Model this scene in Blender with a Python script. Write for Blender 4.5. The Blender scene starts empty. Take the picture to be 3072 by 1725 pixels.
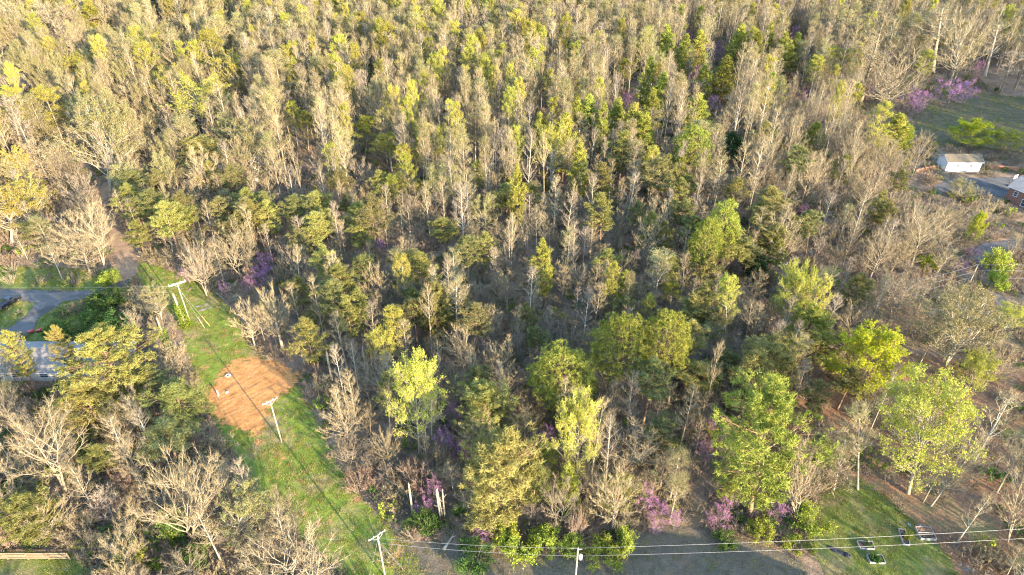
import bpy, math, random
import numpy as np

# ------------------------------------------------------------------ camera, sky, sun, exposure
C = bpy.context.scene.collection
SC = bpy.context.scene
CAM_H = 90.0
PITCH = math.radians(35.0)
SUN_EL = math.radians(14.5)
SUN_DIR = (0.643, -0.766)                      # horizontal direction towards the sun (behind the camera, right)
cam_d = bpy.data.cameras.new('camera')
cam = bpy.data.objects.new('camera', cam_d)
C.objects.link(cam)
cam_d.sensor_width = 36.0
cam_d.lens = 24.0
cam_d.clip_start = 0.5
cam_d.clip_end = 9000
cam.location = (0, 0, CAM_H)
cam.rotation_euler = (math.radians(90) - PITCH, 0, 0)
SC.camera = cam

world = bpy.data.worlds.new('World')
SC.world = world
world.use_nodes = True
wn = world.node_tree.nodes
sky = wn.new('ShaderNodeTexSky')
sky.sky_type = 'NISHITA'
sky.sun_disc = False
sky.sun_elevation = SUN_EL
sky.sun_rotation = math.atan2(SUN_DIR[0], SUN_DIR[1])
sky.dust_density = 0.6
sky.ozone_density = 2.5
world.node_tree.links.new(sky.outputs[0], wn['Background'].inputs[0])
wn['Background'].inputs[1].default_value = 0.15

sun_d = bpy.data.lights.new('sun', 'SUN')
sun = bpy.data.objects.new('sun', sun_d)
C.objects.link(sun)
sun_d.energy = 2.75
sun_d.angle = math.radians(0.5)
sun_d.color = (1.0, 0.81, 0.58)
# lamp points along -Z: aim it away from the sun direction
sun.rotation_euler = (math.radians(90) - SUN_EL, 0, math.atan2(SUN_DIR[0], -SUN_DIR[1]))
sun.location = (60, -60, 120)

vs = SC.view_settings
vs.view_transform = 'Standard'
vs.look = 'None'
vs.gamma = 1.0
vs.exposure = 2.74
vs.use_curve_mapping = False
SC.cycles.max_bounces = 5
SC.cycles.diffuse_bounces = 3
SC.cycles.glossy_bounces = 1
SC.cycles.transmission_bounces = 2
SC.cycles.transparent_max_bounces = 6
SC.cycles.caustics_reflective = False
SC.cycles.caustics_refractive = False
SC.cycles.use_denoising = True
SC.cycles.denoising_prefilter = 'NONE'
SC.cycles.filter_width = 1.15
SC.render.use_persistent_data = False

rng = np.random.default_rng(11)
random.seed(5)
PI = math.pi
F = 2048.0


def ray(u, v):
    """Unit-depth view ray for a point of the 3072 x 1725 survey photograph."""
    xc, yc = (u - 1536.0) / F, (v - 862.5) / F
    return np.array([xc, math.cos(PITCH) - yc * math.sin(PITCH), -math.sin(PITCH) - yc * math.cos(PITCH)])


def at(u, v, z=0.0):
    """Where that sight line meets the level z."""
    d = ray(u, v)
    t = (z - CAM_H) / d[2]
    return np.array([d[0] * t, d[1] * t, z])


def project(x, y, z):
    c, s = math.cos(PITCH), math.sin(PITCH)
    dz = z - CAM_H
    depth = y * c - dz * s
    down = -y * s - dz * c
    return 1536 + F * x / depth, 862.5 + F * down / depth, depth


CROP = {1: (0, 0), 2: (1024, 0), 3: (2048, 0), 4: (0, 575), 5: (1024, 575), 6: (2048, 575), 7: (0, 1150), 8: (1024, 1150), 9: (2048, 1150)}


def px(c, x, y):
    return CROP[c][0] + x / 2.5146, CROP[c][1] + y / 2.5146


def vnoise(x, y, seed=0.0):
    return (np.sin(x * 1.0 + 1.3 * seed + 1.7 * np.sin(y * 0.7 + seed)) + np.sin(y * 1.1 - 2.1 * seed + 1.3 * np.sin(x * 0.9 - seed)) + 0.6 * np.sin((x + y) * 1.9 + seed * 3.1)) / 2.6


def smooth(a, b, x):
    t = np.clip((x - a) / (b - a), 0, 1)
    return t * t * (3 - 2 * t)


# ------------------------------------------------------------------ bookkeeping helpers
def link(name, data=None, parent=None):
    o = bpy.data.objects.new(name, data)
    C.objects.link(o)
    if parent is not None:
        o.parent = parent
    return o


def tag(o, label=None, cat=None, group=None, kind=None):
    if label:
        o['label'] = label
    if cat:
        o['category'] = cat
    if group:
        o['group'] = group
    if kind:
        o['kind'] = kind
    return o


def thing(name, label, cat, loc=(0, 0, 0), rz=0.0, group=None):
    o = link(name)
    o.location = loc
    o.rotation_euler = (0, 0, rz)
    return tag(o, label, cat, group)


def mesh_from(name, V, faces, mats=(), fmat=None, smooth_shade=False):
    """faces: list of int arrays, one array per polygon size."""
    me = bpy.data.meshes.new(name)
    V = np.asarray(V, np.float32)
    me.vertices.add(len(V))
    me.vertices.foreach_set('co', V.ravel())
    faces = [np.asarray(f, np.int32) for f in faces if len(f)]
    nl = sum(f.size for f in faces)
    nf = sum(len(f) for f in faces)
    me.loops.add(nl)
    me.polygons.add(nf)
    me.loops.foreach_set('vertex_index', np.concatenate([f.ravel() for f in faces]))
    tot = np.concatenate([np.full(len(f), f.shape[1], np.int32) for f in faces])
    start = np.concatenate([[0], np.cumsum(tot)[:-1]]).astype(np.int32)
    me.polygons.foreach_set('loop_start', start)
    me.polygons.foreach_set('loop_total', tot)
    if fmat is not None:
        me.polygons.foreach_set('material_index', np.asarray(fmat, np.int32))
    me.polygons.foreach_set('use_smooth', np.full(nf, bool(smooth_shade)))
    for m in mats:
        me.materials.append(m)
    me.update(calc_edges=True)
    return me


class MB:
    """Collects boxes, bars, tubes and polygons; build() links them as one mesh object."""

    def __init__(self):
        self.v, self.f = [], []

    def poly(self, pts, faces):
        b = len(self.v)
        self.v += [tuple(p) for p in pts]
        self.f += [tuple(b + i for i in f) for f in faces]
        return self

    def box(self, c, s, rz=0.0, ry=0.0, rx=0.0):
        hx, hy, hz = s[0] / 2, s[1] / 2, s[2] / 2
        pts = []
        for x, y, z in ((-1, -1, -1), (1, -1, -1), (1, 1, -1), (-1, 1, -1), (-1, -1, 1), (1, -1, 1), (1, 1, 1), (-1, 1, 1)):
            x, y, z = x * hx, y * hy, z * hz
            y, z = y * math.cos(rx) - z * math.sin(rx), y * math.sin(rx) + z * math.cos(rx)
            x, z = x * math.cos(ry) + z * math.sin(ry), -x * math.sin(ry) + z * math.cos(ry)
            x, y = x * math.cos(rz) - y * math.sin(rz), x * math.sin(rz) + y * math.cos(rz)
            pts.append((c[0] + x, c[1] + y, c[2] + z))
        return self.poly(pts, [(0, 3, 2, 1), (4, 5, 6, 7), (0, 1, 5, 4), (1, 2, 6, 5), (2, 3, 7, 6), (3, 0, 4, 7)])

    def tube(self, pts, radii, n=8, caps=True):
        pts = [np.array(p, float) for p in pts]
        b = len(self.v)
        for i, p in enumerate(pts):
            t = pts[min(i + 1, len(pts) - 1)] - pts[max(i - 1, 0)]
            t /= np.linalg.norm(t) + 1e-9
            a = np.cross(t, (0.31, 0.95, 0.05) if abs(t[2]) > 0.7 else (0, 0, 1))
            a /= np.linalg.norm(a) + 1e-9
            c = np.cross(t, a)
            r = radii[i] if hasattr(radii, '__len__') else radii
            for k in range(n):
                w = 2 * PI * k / n
                self.v.append(tuple(p + r * (a * math.cos(w) + c * math.sin(w))))
        for i in range(len(pts) - 1):
            for k in range(n):
                k2 = (k + 1) % n
                self.f.append((b + i * n + k, b + i * n + k2, b + (i + 1) * n + k2, b + (i + 1) * n + k))
        if caps:
            self.f.append(tuple(b + k for k in reversed(range(n))))
            self.f.append(tuple(b + (len(pts) - 1) * n + k for k in range(n)))
        return self

    def mesh(self, name, mat, smooth_shade=False):
        me = bpy.data.meshes.new(name)
        me.from_pydata(self.v, [], self.f)
        if smooth_shade:
            me.polygons.foreach_set('use_smooth', np.full(len(me.polygons), True))
        me.materials.append(mat)
        me.update()
        return me

    def build(self, name, mat, parent=None, smooth_shade=False):
        return link(name, self.mesh(name, mat, smooth_shade), parent)


# ------------------------------------------------------------------ materials
def new_mat(name):
    m = bpy.data.materials.new(name)
    m.use_nodes = True
    nt = m.node_tree
    for n in list(nt.nodes):
        nt.nodes.remove(n)
    return m, nt


def ramp(nt, stops):
    r = nt.nodes.new('ShaderNodeValToRGB')
    e = r.color_ramp.elements
    while len(e) < len(stops):
        e.new(0.5)
    for k, (p, c) in enumerate(stops):
        e[k].position = p
        e[k].color = (*c, 1)
    return r


def noise(nt, scale, detail=4, rough=0.55, coord='Object', dist=0.0):
    tc = nt.nodes.new('ShaderNodeTexCoord')
    n = nt.nodes.new('ShaderNodeTexNoise')
    n.inputs['Scale'].default_value = scale
    n.inputs['Detail'].default_value = detail
    n.inputs['Roughness'].default_value = rough
    n.inputs['Distortion'].default_value = dist
    nt.links.new(tc.outputs[coord], n.inputs['Vector'])
    return n


def bark_mat(name, dark, light, var=0.25, scale=1.5):
    m, nt = new_mat(name)
    n = noise(nt, scale, 5, 0.65)
    r = ramp(nt, [(0.3, dark), (0.7, light)])
    nt.links.new(n.outputs['Fac'], r.inputs[0])
    oi = nt.nodes.new('ShaderNodeObjectInfo')
    hsv = nt.nodes.new('ShaderNodeHueSaturation')
    mr = nt.nodes.new('ShaderNodeMapRange')
    mr.inputs['To Min'].default_value = 1 - var
    mr.inputs['To Max'].default_value = 1 + var
    nt.links.new(oi.outputs['Random'], mr.inputs['Value'])
    nt.links.new(mr.outputs[0], hsv.inputs['Value'])
    nt.links.new(r.outputs[0], hsv.inputs['Color'])
    b = nt.nodes.new('ShaderNodeBsdfDiffuse')
    nt.links.new(hsv.outputs[0], b.inputs['Color'])
    o = nt.nodes.new('ShaderNodeOutputMaterial')
    nt.links.new(b.outputs[0], o.inputs[0])
    return m


def leaf_mat(name, cols, var=0.25, trans=0.3, scale=0.8, hue=0.02):
    """Leaf colour varies by clump (noise in the tree's own space) and from tree to tree."""
    m, nt = new_mat(name)
    n = noise(nt, scale, 3, 0.7)
    k = len(cols)
    r = ramp(nt, [(0.3 + 0.4 * i / (k - 1), c) for i, c in enumerate(cols)])
    nt.links.new(n.outputs['Fac'], r.inputs[0])
    oi = nt.nodes.new('ShaderNodeObjectInfo')
    hsv = nt.nodes.new('ShaderNodeHueSaturation')
    mr = nt.nodes.new('ShaderNodeMapRange')
    mr.inputs['To Min'].default_value = 1 - var
    mr.inputs['To Max'].default_value = 1 + var
    nt.links.new(oi.outputs['Random'], mr.inputs['Value'])
    nt.links.new(mr.outputs[0], hsv.inputs['Value'])
    m2 = nt.nodes.new('ShaderNodeMath')
    m2.operation = 'MULTIPLY'
    m2.inputs[1].default_value = 7.13
    fr = nt.nodes.new('ShaderNodeMath')
    fr.operation = 'FRACT'
    nt.links.new(oi.outputs['Random'], m2.inputs[0])
    nt.links.new(m2.outputs[0], fr.inputs[0])
    mh = nt.nodes.new('ShaderNodeMapRange')
    mh.inputs['To Min'].default_value = 0.5 - hue
    mh.inputs['To Max'].default_value = 0.5 + hue
    nt.links.new(fr.outputs[0], mh.inputs['Value'])
    nt.links.new(mh.outputs[0], hsv.inputs['Hue'])
    nt.links.new(r.outputs[0], hsv.inputs['Color'])
    d = nt.nodes.new('ShaderNodeBsdfDiffuse')
    t = nt.nodes.new('ShaderNodeBsdfTranslucent')
    mx = nt.nodes.new('ShaderNodeMixShader')
    mx.inputs[0].default_value = trans
    nt.links.new(hsv.outputs[0], d.inputs['Color'])
    nt.links.new(hsv.outputs[0], t.inputs['Color'])
    nt.links.new(d.outputs[0], mx.inputs[1])
    nt.links.new(t.outputs[0], mx.inputs[2])
    o = nt.nodes.new('ShaderNodeOutputMaterial')
    nt.links.new(mx.outputs[0], o.inputs[0])
    return m


def ground_mat(name, layers, ragged=0.0, bump=0.3, rough=0.95):
    """layers: [(scale, stops, mix)], later ones mixed over earlier ones; ragged > 0 lets the sheet end in an uneven edge."""
    m, nt = new_mat(name)
    L = nt.links
    col = None
    for k, (scale, stops, mixf) in enumerate(layers):
        n = noise(nt, scale, 6, 0.65, 'Object', 0.4)
        r = ramp(nt, stops)
        L.new(n.outputs['Fac'], r.inputs[0])
        if col is None:
            col = r.outputs[0]
        else:
            mx = nt.nodes.new('ShaderNodeMix')
            mx.data_type = 'RGBA'
            n2 = noise(nt, mixf[0], 5, 0.7)
            mr = nt.nodes.new('ShaderNodeMapRange')
            mr.inputs['From Min'].default_value = mixf[1]
            mr.inputs['From Max'].default_value = mixf[2]
            L.new(n2.outputs['Fac'], mr.inputs['Value'])
            L.new(mr.outputs[0], mx.inputs[0])
            L.new(col, mx.inputs[6])
            L.new(r.outputs[0], mx.inputs[7])
            col = mx.outputs[2]
    b = nt.nodes.new('ShaderNodeBsdfPrincipled')
    b.inputs['Roughness'].default_value = rough
    b.inputs['Specular IOR Level'].default_value = 0.15
    L.new(col, b.inputs['Base Color'])
    nb = noise(nt, 2.2, 6, 0.7)
    bp = nt.nodes.new('ShaderNodeBump')
    bp.inputs['Strength'].default_value = bump
    bp.inputs['Distance'].default_value = 0.25
    L.new(nb.outputs['Fac'], bp.inputs['Height'])
    L.new(bp.outputs[0], b.inputs['Normal'])
    o = nt.nodes.new('ShaderNodeOutputMaterial')
    if ragged > 0:
        a = nt.nodes.new('ShaderNodeAttribute')
        a.attribute_name = 'inset'
        ne = noise(nt, 0.9, 6, 0.75)
        ad = nt.nodes.new('ShaderNodeMath')
        ad.operation = 'MULTIPLY_ADD'
        ad.inputs[1].default_value = ragged * 4
        L.new(ne.outputs['Fac'], ad.inputs[0])
        sb = nt.nodes.new('ShaderNodeMath')
        sb.operation = 'SUBTRACT'
        sb.inputs[1].default_value = ragged * 2
        L.new(a.outputs['Fac'], sb.inputs[0])
        L.new(sb.outputs[0], ad.inputs[2])
        mr = nt.nodes.new('ShaderNodeMapRange')
        mr.inputs['From Min'].default_value = -0.25
        mr.inputs['From Max'].default_value = 0.25
        L.new(ad.outputs[0], mr.inputs['Value'])
        tr = nt.nodes.new('ShaderNodeBsdfTransparent')
        mx = nt.nodes.new('ShaderNodeMixShader')
        L.new(mr.outputs[0], mx.inputs[0])
        L.new(tr.outputs[0], mx.inputs[1])
        L.new(b.outputs[0], mx.inputs[2])
        L.new(mx.outputs[0], o.inputs[0])
    else:
        L.new(b.outputs[0], o.inputs[0])
    return m


def plain_mat(name, a, b, scale=3.0, rough=0.7, metal=0.0, spec=0.3):
    m, nt = new_mat(name)
    n = noise(nt, scale, 6, 0.65)
    r = ramp(nt, [(0.3, a), (0.7, b)])
    nt.links.new(n.outputs['Fac'], r.inputs[0])
    p = nt.nodes.new('ShaderNodeBsdfPrincipled')
    p.inputs['Roughness'].default_value = rough
    p.inputs['Metallic'].default_value = metal
    p.inputs['Specular IOR Level'].default_value = spec
    nt.links.new(r.outputs[0], p.inputs['Base Color'])
    o = nt.nodes.new('ShaderNodeOutputMaterial')
    nt.links.new(p.outputs[0], o.inputs[0])
    return m


M = {
    'bark_tan': bark_mat('bark_tan', (0.20, 0.155, 0.10), (0.40, 0.33, 0.23)),
    'bark_grey': bark_mat('bark_grey', (0.17, 0.14, 0.115), (0.34, 0.29, 0.23)),
    'bark_white': bark_mat('bark_white', (0.32, 0.275, 0.20), (0.54, 0.475, 0.36), 0.12),
    'bark_pale': bark_mat('bark_pale', (0.25, 0.205, 0.135), (0.44, 0.37, 0.255), 0.15),
    'bark_pine': bark_mat('bark_pine', (0.16, 0.10, 0.065), (0.36, 0.23, 0.14)),
    'twig_tan': bark_mat('twig_tan', (0.23, 0.182, 0.098), (0.36, 0.29, 0.165), 0.25, 0.5),
    'twig_grey': bark_mat('twig_grey', (0.195, 0.155, 0.11), (0.30, 0.245, 0.175), 0.3, 0.5),
    'twig_red': bark_mat('twig_red', (0.25, 0.17, 0.115), (0.38, 0.265, 0.185), 0.25, 0.5),
    'twig_olive': bark_mat('twig_olive', (0.215, 0.178, 0.10), (0.33, 0.275, 0.16), 0.22, 0.5),
    'leaf_bud': leaf_mat('leaf_bud', [(0.25, 0.228, 0.09), (0.36, 0.325, 0.135)], 0.2),
    'leaf_poplar': leaf_mat('leaf_poplar', [(0.28, 0.275, 0.045), (0.44, 0.405, 0.08)], 0.2),
    'leaf_gold': leaf_mat('leaf_gold', [(0.32, 0.28, 0.055), (0.48, 0.42, 0.09)], 0.15),
    'leaf_lime': leaf_mat('leaf_lime', [(0.25, 0.29, 0.02), (0.43, 0.45, 0.035)], 0.12),
    'needle_olive': leaf_mat('needle_olive', [(0.115, 0.115, 0.035), (0.25, 0.235, 0.068), (0.37, 0.335, 0.105)], 0.22, 0.15, 0.6),
    'needle_gold': leaf_mat('needle_gold', [(0.14, 0.135, 0.035), (0.27, 0.25, 0.065), (0.38, 0.34, 0.10)], 0.12, 0.15, 0.6),
    'needle_grey': leaf_mat('needle_grey', [(0.125, 0.122, 0.045), (0.26, 0.245, 0.09)], 0.2, 0.15, 0.6),
    'needle_bright': leaf_mat('needle_bright', [(0.115, 0.137, 0.024), (0.275, 0.283, 0.05), (0.39, 0.37, 0.085)], 0.15, 0.15, 0.6),
    'needle_dark': leaf_mat('needle_dark', [(0.03, 0.055, 0.02), (0.075, 0.11, 0.035)], 0.25, 0.15, 0.6),
    'blossom': leaf_mat('blossom', [(0.38, 0.15, 0.31), (0.54, 0.26, 0.45)], 0.15, 0.3, 1.0, 0.025),
    'leaf_shrub': leaf_mat('leaf_shrub', [(0.188, 0.237, 0.037), (0.400, 0.425, 0.062)], 0.2, 0.3, 1.0),
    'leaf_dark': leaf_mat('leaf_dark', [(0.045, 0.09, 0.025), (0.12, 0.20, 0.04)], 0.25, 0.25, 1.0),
    'ivy': leaf_mat('ivy', [(0.09, 0.15, 0.02), (0.22, 0.30, 0.035)], 0.15, 0.25, 1.0),
    'grass': leaf_mat('grass', [(0.135, 0.19, 0.03), (0.26, 0.295, 0.045), (0.40, 0.36, 0.11)], 0.3, 0.35, 0.06),
    'grass_dry': leaf_mat('grass_dry', [(0.203, 0.189, 0.068), (0.338, 0.270, 0.121), (0.459, 0.351, 0.176)], 0.3, 0.3, 0.06),
}


# ------------------------------------------------------------------ tree growing
def unit(a):
    return a / (np.linalg.norm(a, axis=-1, keepdims=True) + 1e-9)


class Grow:
    def __init__(self, seed):
        self.r = np.random.default_rng(seed)
        self.V, self.T, self.Q, self.n = [], [], [], 0

    def tubes(self, P, R, sides):
        """P: (n, k, 3) polylines, R: (n, k) radii."""
        n, k, _ = P.shape
        t = np.empty_like(P)
        t[:, 1:-1] = P[:, 2:] - P[:, :-2]
        t[:, 0] = P[:, 1] - P[:, 0]
        t[:, -1] = P[:, -1] - P[:, -2]
        t = unit(t)
        a = unit(np.cross(t, np.where(np.abs(t[..., 2:3]) > 0.8, np.array([1.0, 0.1, 0]), np.array([0, 0, 1.0]))))
        b = np.cross(t, a)
        w = 2 * PI * np.arange(sides) / sides
        V = P[:, :, None] + R[:, :, None, None] * (a[:, :, None] * np.cos(w)[:, None] + b[:, :, None] * np.sin(w)[:, None])
        idx = self.n + np.arange(n * k * sides).reshape(n, k, sides)
        q = np.stack([idx[:, :-1], np.roll(idx, -1, 2)[:, :-1], np.roll(idx, -1, 2)[:, 1:], idx[:, 1:]], -1)
        self.V.append(V.reshape(-1, 3))
        self.Q.append(q.reshape(-1, 4))
        self.n += n * k * sides

    def blades(self, p0, p1, w):
        n = len(p0)
        d = unit(p1 - p0)
        s = unit(np.cross(d, self.r.normal(size=(n, 3)))) * np.asarray(w).reshape(-1, 1) / 2
        self.V.append(np.stack([p0 - s, p0 + s, p1], 1).reshape(-1, 3))
        self.T.append(self.n + np.arange(3 * n).reshape(n, 3))
        self.n += 3 * n

    def leaves(self, p, size, up=0.4):
        n = len(p)
        nr = unit(self.r.normal(size=(n, 3)) + np.array([0, 0, up]))
        a = unit(np.cross(nr, self.r.normal(size=(n, 3))))
        b = np.cross(nr, a)
        s = (np.asarray(size) * self.r.uniform(0.6, 1.35, n)).reshape(-1, 1)
        a, b = a * s * 0.62, b * s * 0.42
        self.V.append(np.stack([p - a, p - b, p + a, p + b], 1).reshape(-1, 3))
        self.Q.append(self.n + np.arange(4 * n).reshape(n, 4))
        self.n += 4 * n

    def mesh(self, name, mat, smooth_shade=False):
        V = np.concatenate(self.V)
        f = []
        if self.T:
            f.append(np.concatenate(self.T))
        if self.Q:
            f.append(np.concatenate(self.Q))
        return mesh_from(name, V, f, [mat], None, smooth_shade)


def measured(ms):
    """Real height and crown width of a grown tree."""
    me = ms['crown']
    co = np.empty(len(me.vertices) * 3, np.float32)
    me.vertices.foreach_get('co', co)
    co = co.reshape(-1, 3)
    return float(np.percentile(co[:, 2], 99.7)), float(2 * np.percentile(np.hypot(co[:, 0], co[:, 1]), 95))


def sized(ms):
    ms['size'] = measured(ms)
    return ms


def bezier(p0, p1, p2, k):
    t = np.linspace(0, 1, k)[None, :, None]
    return (1 - t) ** 2 * p0[:, None] + 2 * t * (1 - t) * p1[:, None] + t ** 2 * p2[:, None]


def pick(P, t):
    """Points at parameter t (n, m) along polylines P (n, k, 3)."""
    k = P.shape[1] - 1
    i = np.clip((t * k).astype(int), 0, k - 1)
    f = (t * k - i)[..., None]
    r = np.arange(len(P))[:, None]
    return P[r, i] * (1 - f) + P[r, i + 1] * f, unit(P[r, i + 1] - P[r, i])


def broadleaf(seed, h, cw, cb=0.35, top=0.75, n_limb=24, n_sec=7, n_twig=9, rise=0.6, tr=0.24, crook=0.0,
              bark='bark_tan', twig='twig_tan', leaf=None, n_leaf=0, leaf_size=0.3, leaf_low=0.0, twig_w=0.035, peak=0.45, forks=0, twig_l=1.0, steep=0.0):
    """A broad-leaved tree: trunk, limbs, side branches, twigs and (optionally) young leaves at the twig ends.
    Returns the meshes of trunk (with limbs) and crown."""
    g = Grow(seed)
    r = g.r
    R = cw / 2
    # trunk(s)
    nt = max(1, forks)
    kk = 7
    P = np.zeros((nt, kk, 3))
    tt = np.linspace(0, 1, kk)
    for j in range(nt):
        a = r.uniform(0, 2 * PI)
        spread = 0.0 if forks == 0 else R * r.uniform(0.18, 0.42)
        P[j, :, 2] = tt * h * top * r.uniform(0.9, 1.0) - 0.4 * (tt == 0)
        w = crook * R
        P[j, :, 0] = spread * math.cos(a) * tt ** 1.3 + w * np.cumsum(r.normal(0, 0.22, kk)) * tt
        P[j, :, 1] = spread * math.sin(a) * tt ** 1.3 + w * np.cumsum(r.normal(0, 0.22, kk)) * tt
    Rt = tr / (nt ** 0.35) * (1 - 0.72 * tt ** 1.1)
    Rt[0] *= 1.25
    g.tubes(P, np.tile(Rt, (nt, 1)), 6)
    # limbs
    n = n_limb
    tz = np.sort(r.uniform(cb / top * 0.75, 0.98, n))
    own = r.integers(0, nt, n)
    st, _ = pick(P[own], tz[:, None])
    st = st[:, 0]
    az = np.arange(n) * 2.39996 + r.uniform(0, 0.8, n)
    s = np.clip((tz - tz.min()) / (tz.max() - tz.min() + 1e-6), 0, 1)
    zt = cb + (1 - cb) * np.clip(0.22 + 0.80 * s + r.normal(0, 0.07, n), 0.08, 1.0)
    q = np.clip((zt - cb) / (1 - cb), 0, 1)
    prof = np.where(q < peak, 0.45 + 0.55 * np.sin(q / peak * PI / 2), np.sqrt(np.clip(1 - ((q - peak) / (1.03 - peak)) ** 2, 0, 1)))
    rad = R * prof * r.uniform(0.72, 1.05, n)
    if steep:
        rad = R * (0.30 + 0.70 * np.sin(np.clip(1.05 - s, 0, 1) * PI * 0.62)) * r.uniform(0.6, 1.05, n)
        zt = np.minimum(st[:, 2] + rad * steep * r.uniform(0.75, 1.35, n), h * (1 - 0.30 * (rad / R) ** 2)) / h
    en = np.stack([rad * np.cos(az), rad * np.sin(az), zt * h], 1)
    en[:, :2] += st[:, :2] * 0.5
    mid = st + (en - st) * 0.5
    mid[:, 2] -= (1 - rise) * 0.0 + (rise - 0.5) * 0.30 * (en[:, 2] - st[:, 2])
    mid[:, :2] += r.normal(0, 0.06 * R + crook * 0.12 * R, (n, 2))
    mid[:, 2] += r.normal(0, crook * 0.15 * R, n)
    L = bezier(st, mid, en, 6)
    L[:, 1:-1] += r.normal(0, 0.012 * R + 0.05 * crook * R, (n, 4, 3))
    r0 = np.clip(tr * 0.42 * (1 - 0.5 * s), 0.03, None)
    taper = 1 - 0.82 * np.linspace(0, 1, 6) ** 0.9
    g.tubes(L, r0[:, None] * taper, 4)
    trunk = g
    # side branches
    c = Grow(seed + 991)
    c.r = r
    m = n_sec
    ts = r.uniform(0.28, 1.0, (n, m))
    sp, sd = pick(L, ts)
    sp, sd = sp.reshape(-1, 3), sd.reshape(-1, 3)
    ln = (0.30 * R * r.uniform(0.5, 1.25, n * m) * (1.15 - 0.45 * ts.ravel()))[:, None]
    up = np.array([0, 0, 0.25 + 0.7 * rise + 0.45 * (steep > 0)])
    ax = np.array([0.0, 0, 0])
    out = unit(sp - np.array([0, 0, h * cb]) + ax) * 0.35
    d = unit(sd * 0.7 + unit(r.normal(size=sp.shape)) * 0.85 + up * 0.55 + out)
    se = sp + d * ln
    sm = sp + d * ln * 0.5 + unit(r.normal(size=sp.shape)) * ln * (0.10 + 0.25 * crook)
    S = bezier(sp, sm, se, 3)
    g.tubes(S, np.clip(np.tile(np.array([0.034, 0.024, 0.012]), (len(S), 1)) * (tr / 0.24) ** 0.5, 0.011, None), 3)
    # twigs
    k = n_twig
    tw, td = pick(S, r.uniform(0.15, 1.0, (len(S), k)))
    tw, td = tw.reshape(-1, 3), td.reshape(-1, 3)
    tl = (twig_l * r.uniform(0.45, 1.3, len(tw)))[:, None]
    dd = unit(td * 0.8 + unit(r.normal(size=tw.shape)) * 0.75 + up * 0.45)
    te = tw + dd * tl
    c.blades(tw, te, twig_w * r.uniform(0.7, 1.4, len(tw)))
    crown = c.mesh('crown', M[twig]) if not leaf else None
    meshes = {'trunk': trunk.mesh('trunk', M[bark], True)}
    if leaf:
        # young leaves near the twig ends: denser in the upper, outer crown
        wgt = np.clip((te[:, 2] / h - leaf_low) / (1 - leaf_low), 0.02, 1) ** 1.2
        ch = r.choice(len(te), n_leaf, p=wgt / wgt.sum())
        lp = tw[ch] + (te - tw)[ch] * r.uniform(0.55, 1.1, (n_leaf, 1)) + r.normal(0, 0.10, (n_leaf, 3))
        ntw = c.n // 3
        c.leaves(lp, leaf_size)
        V = np.concatenate(c.V)
        me = mesh_from('crown', V, [c.T[0], c.Q[0]], [M[twig], M[leaf]], np.concatenate([np.zeros(ntw, int), np.ones(n_leaf, int)]))
        meshes['crown'] = me
    else:
        meshes['crown'] = crown
    meshes['size'] = measured(meshes)
    return meshes


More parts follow.
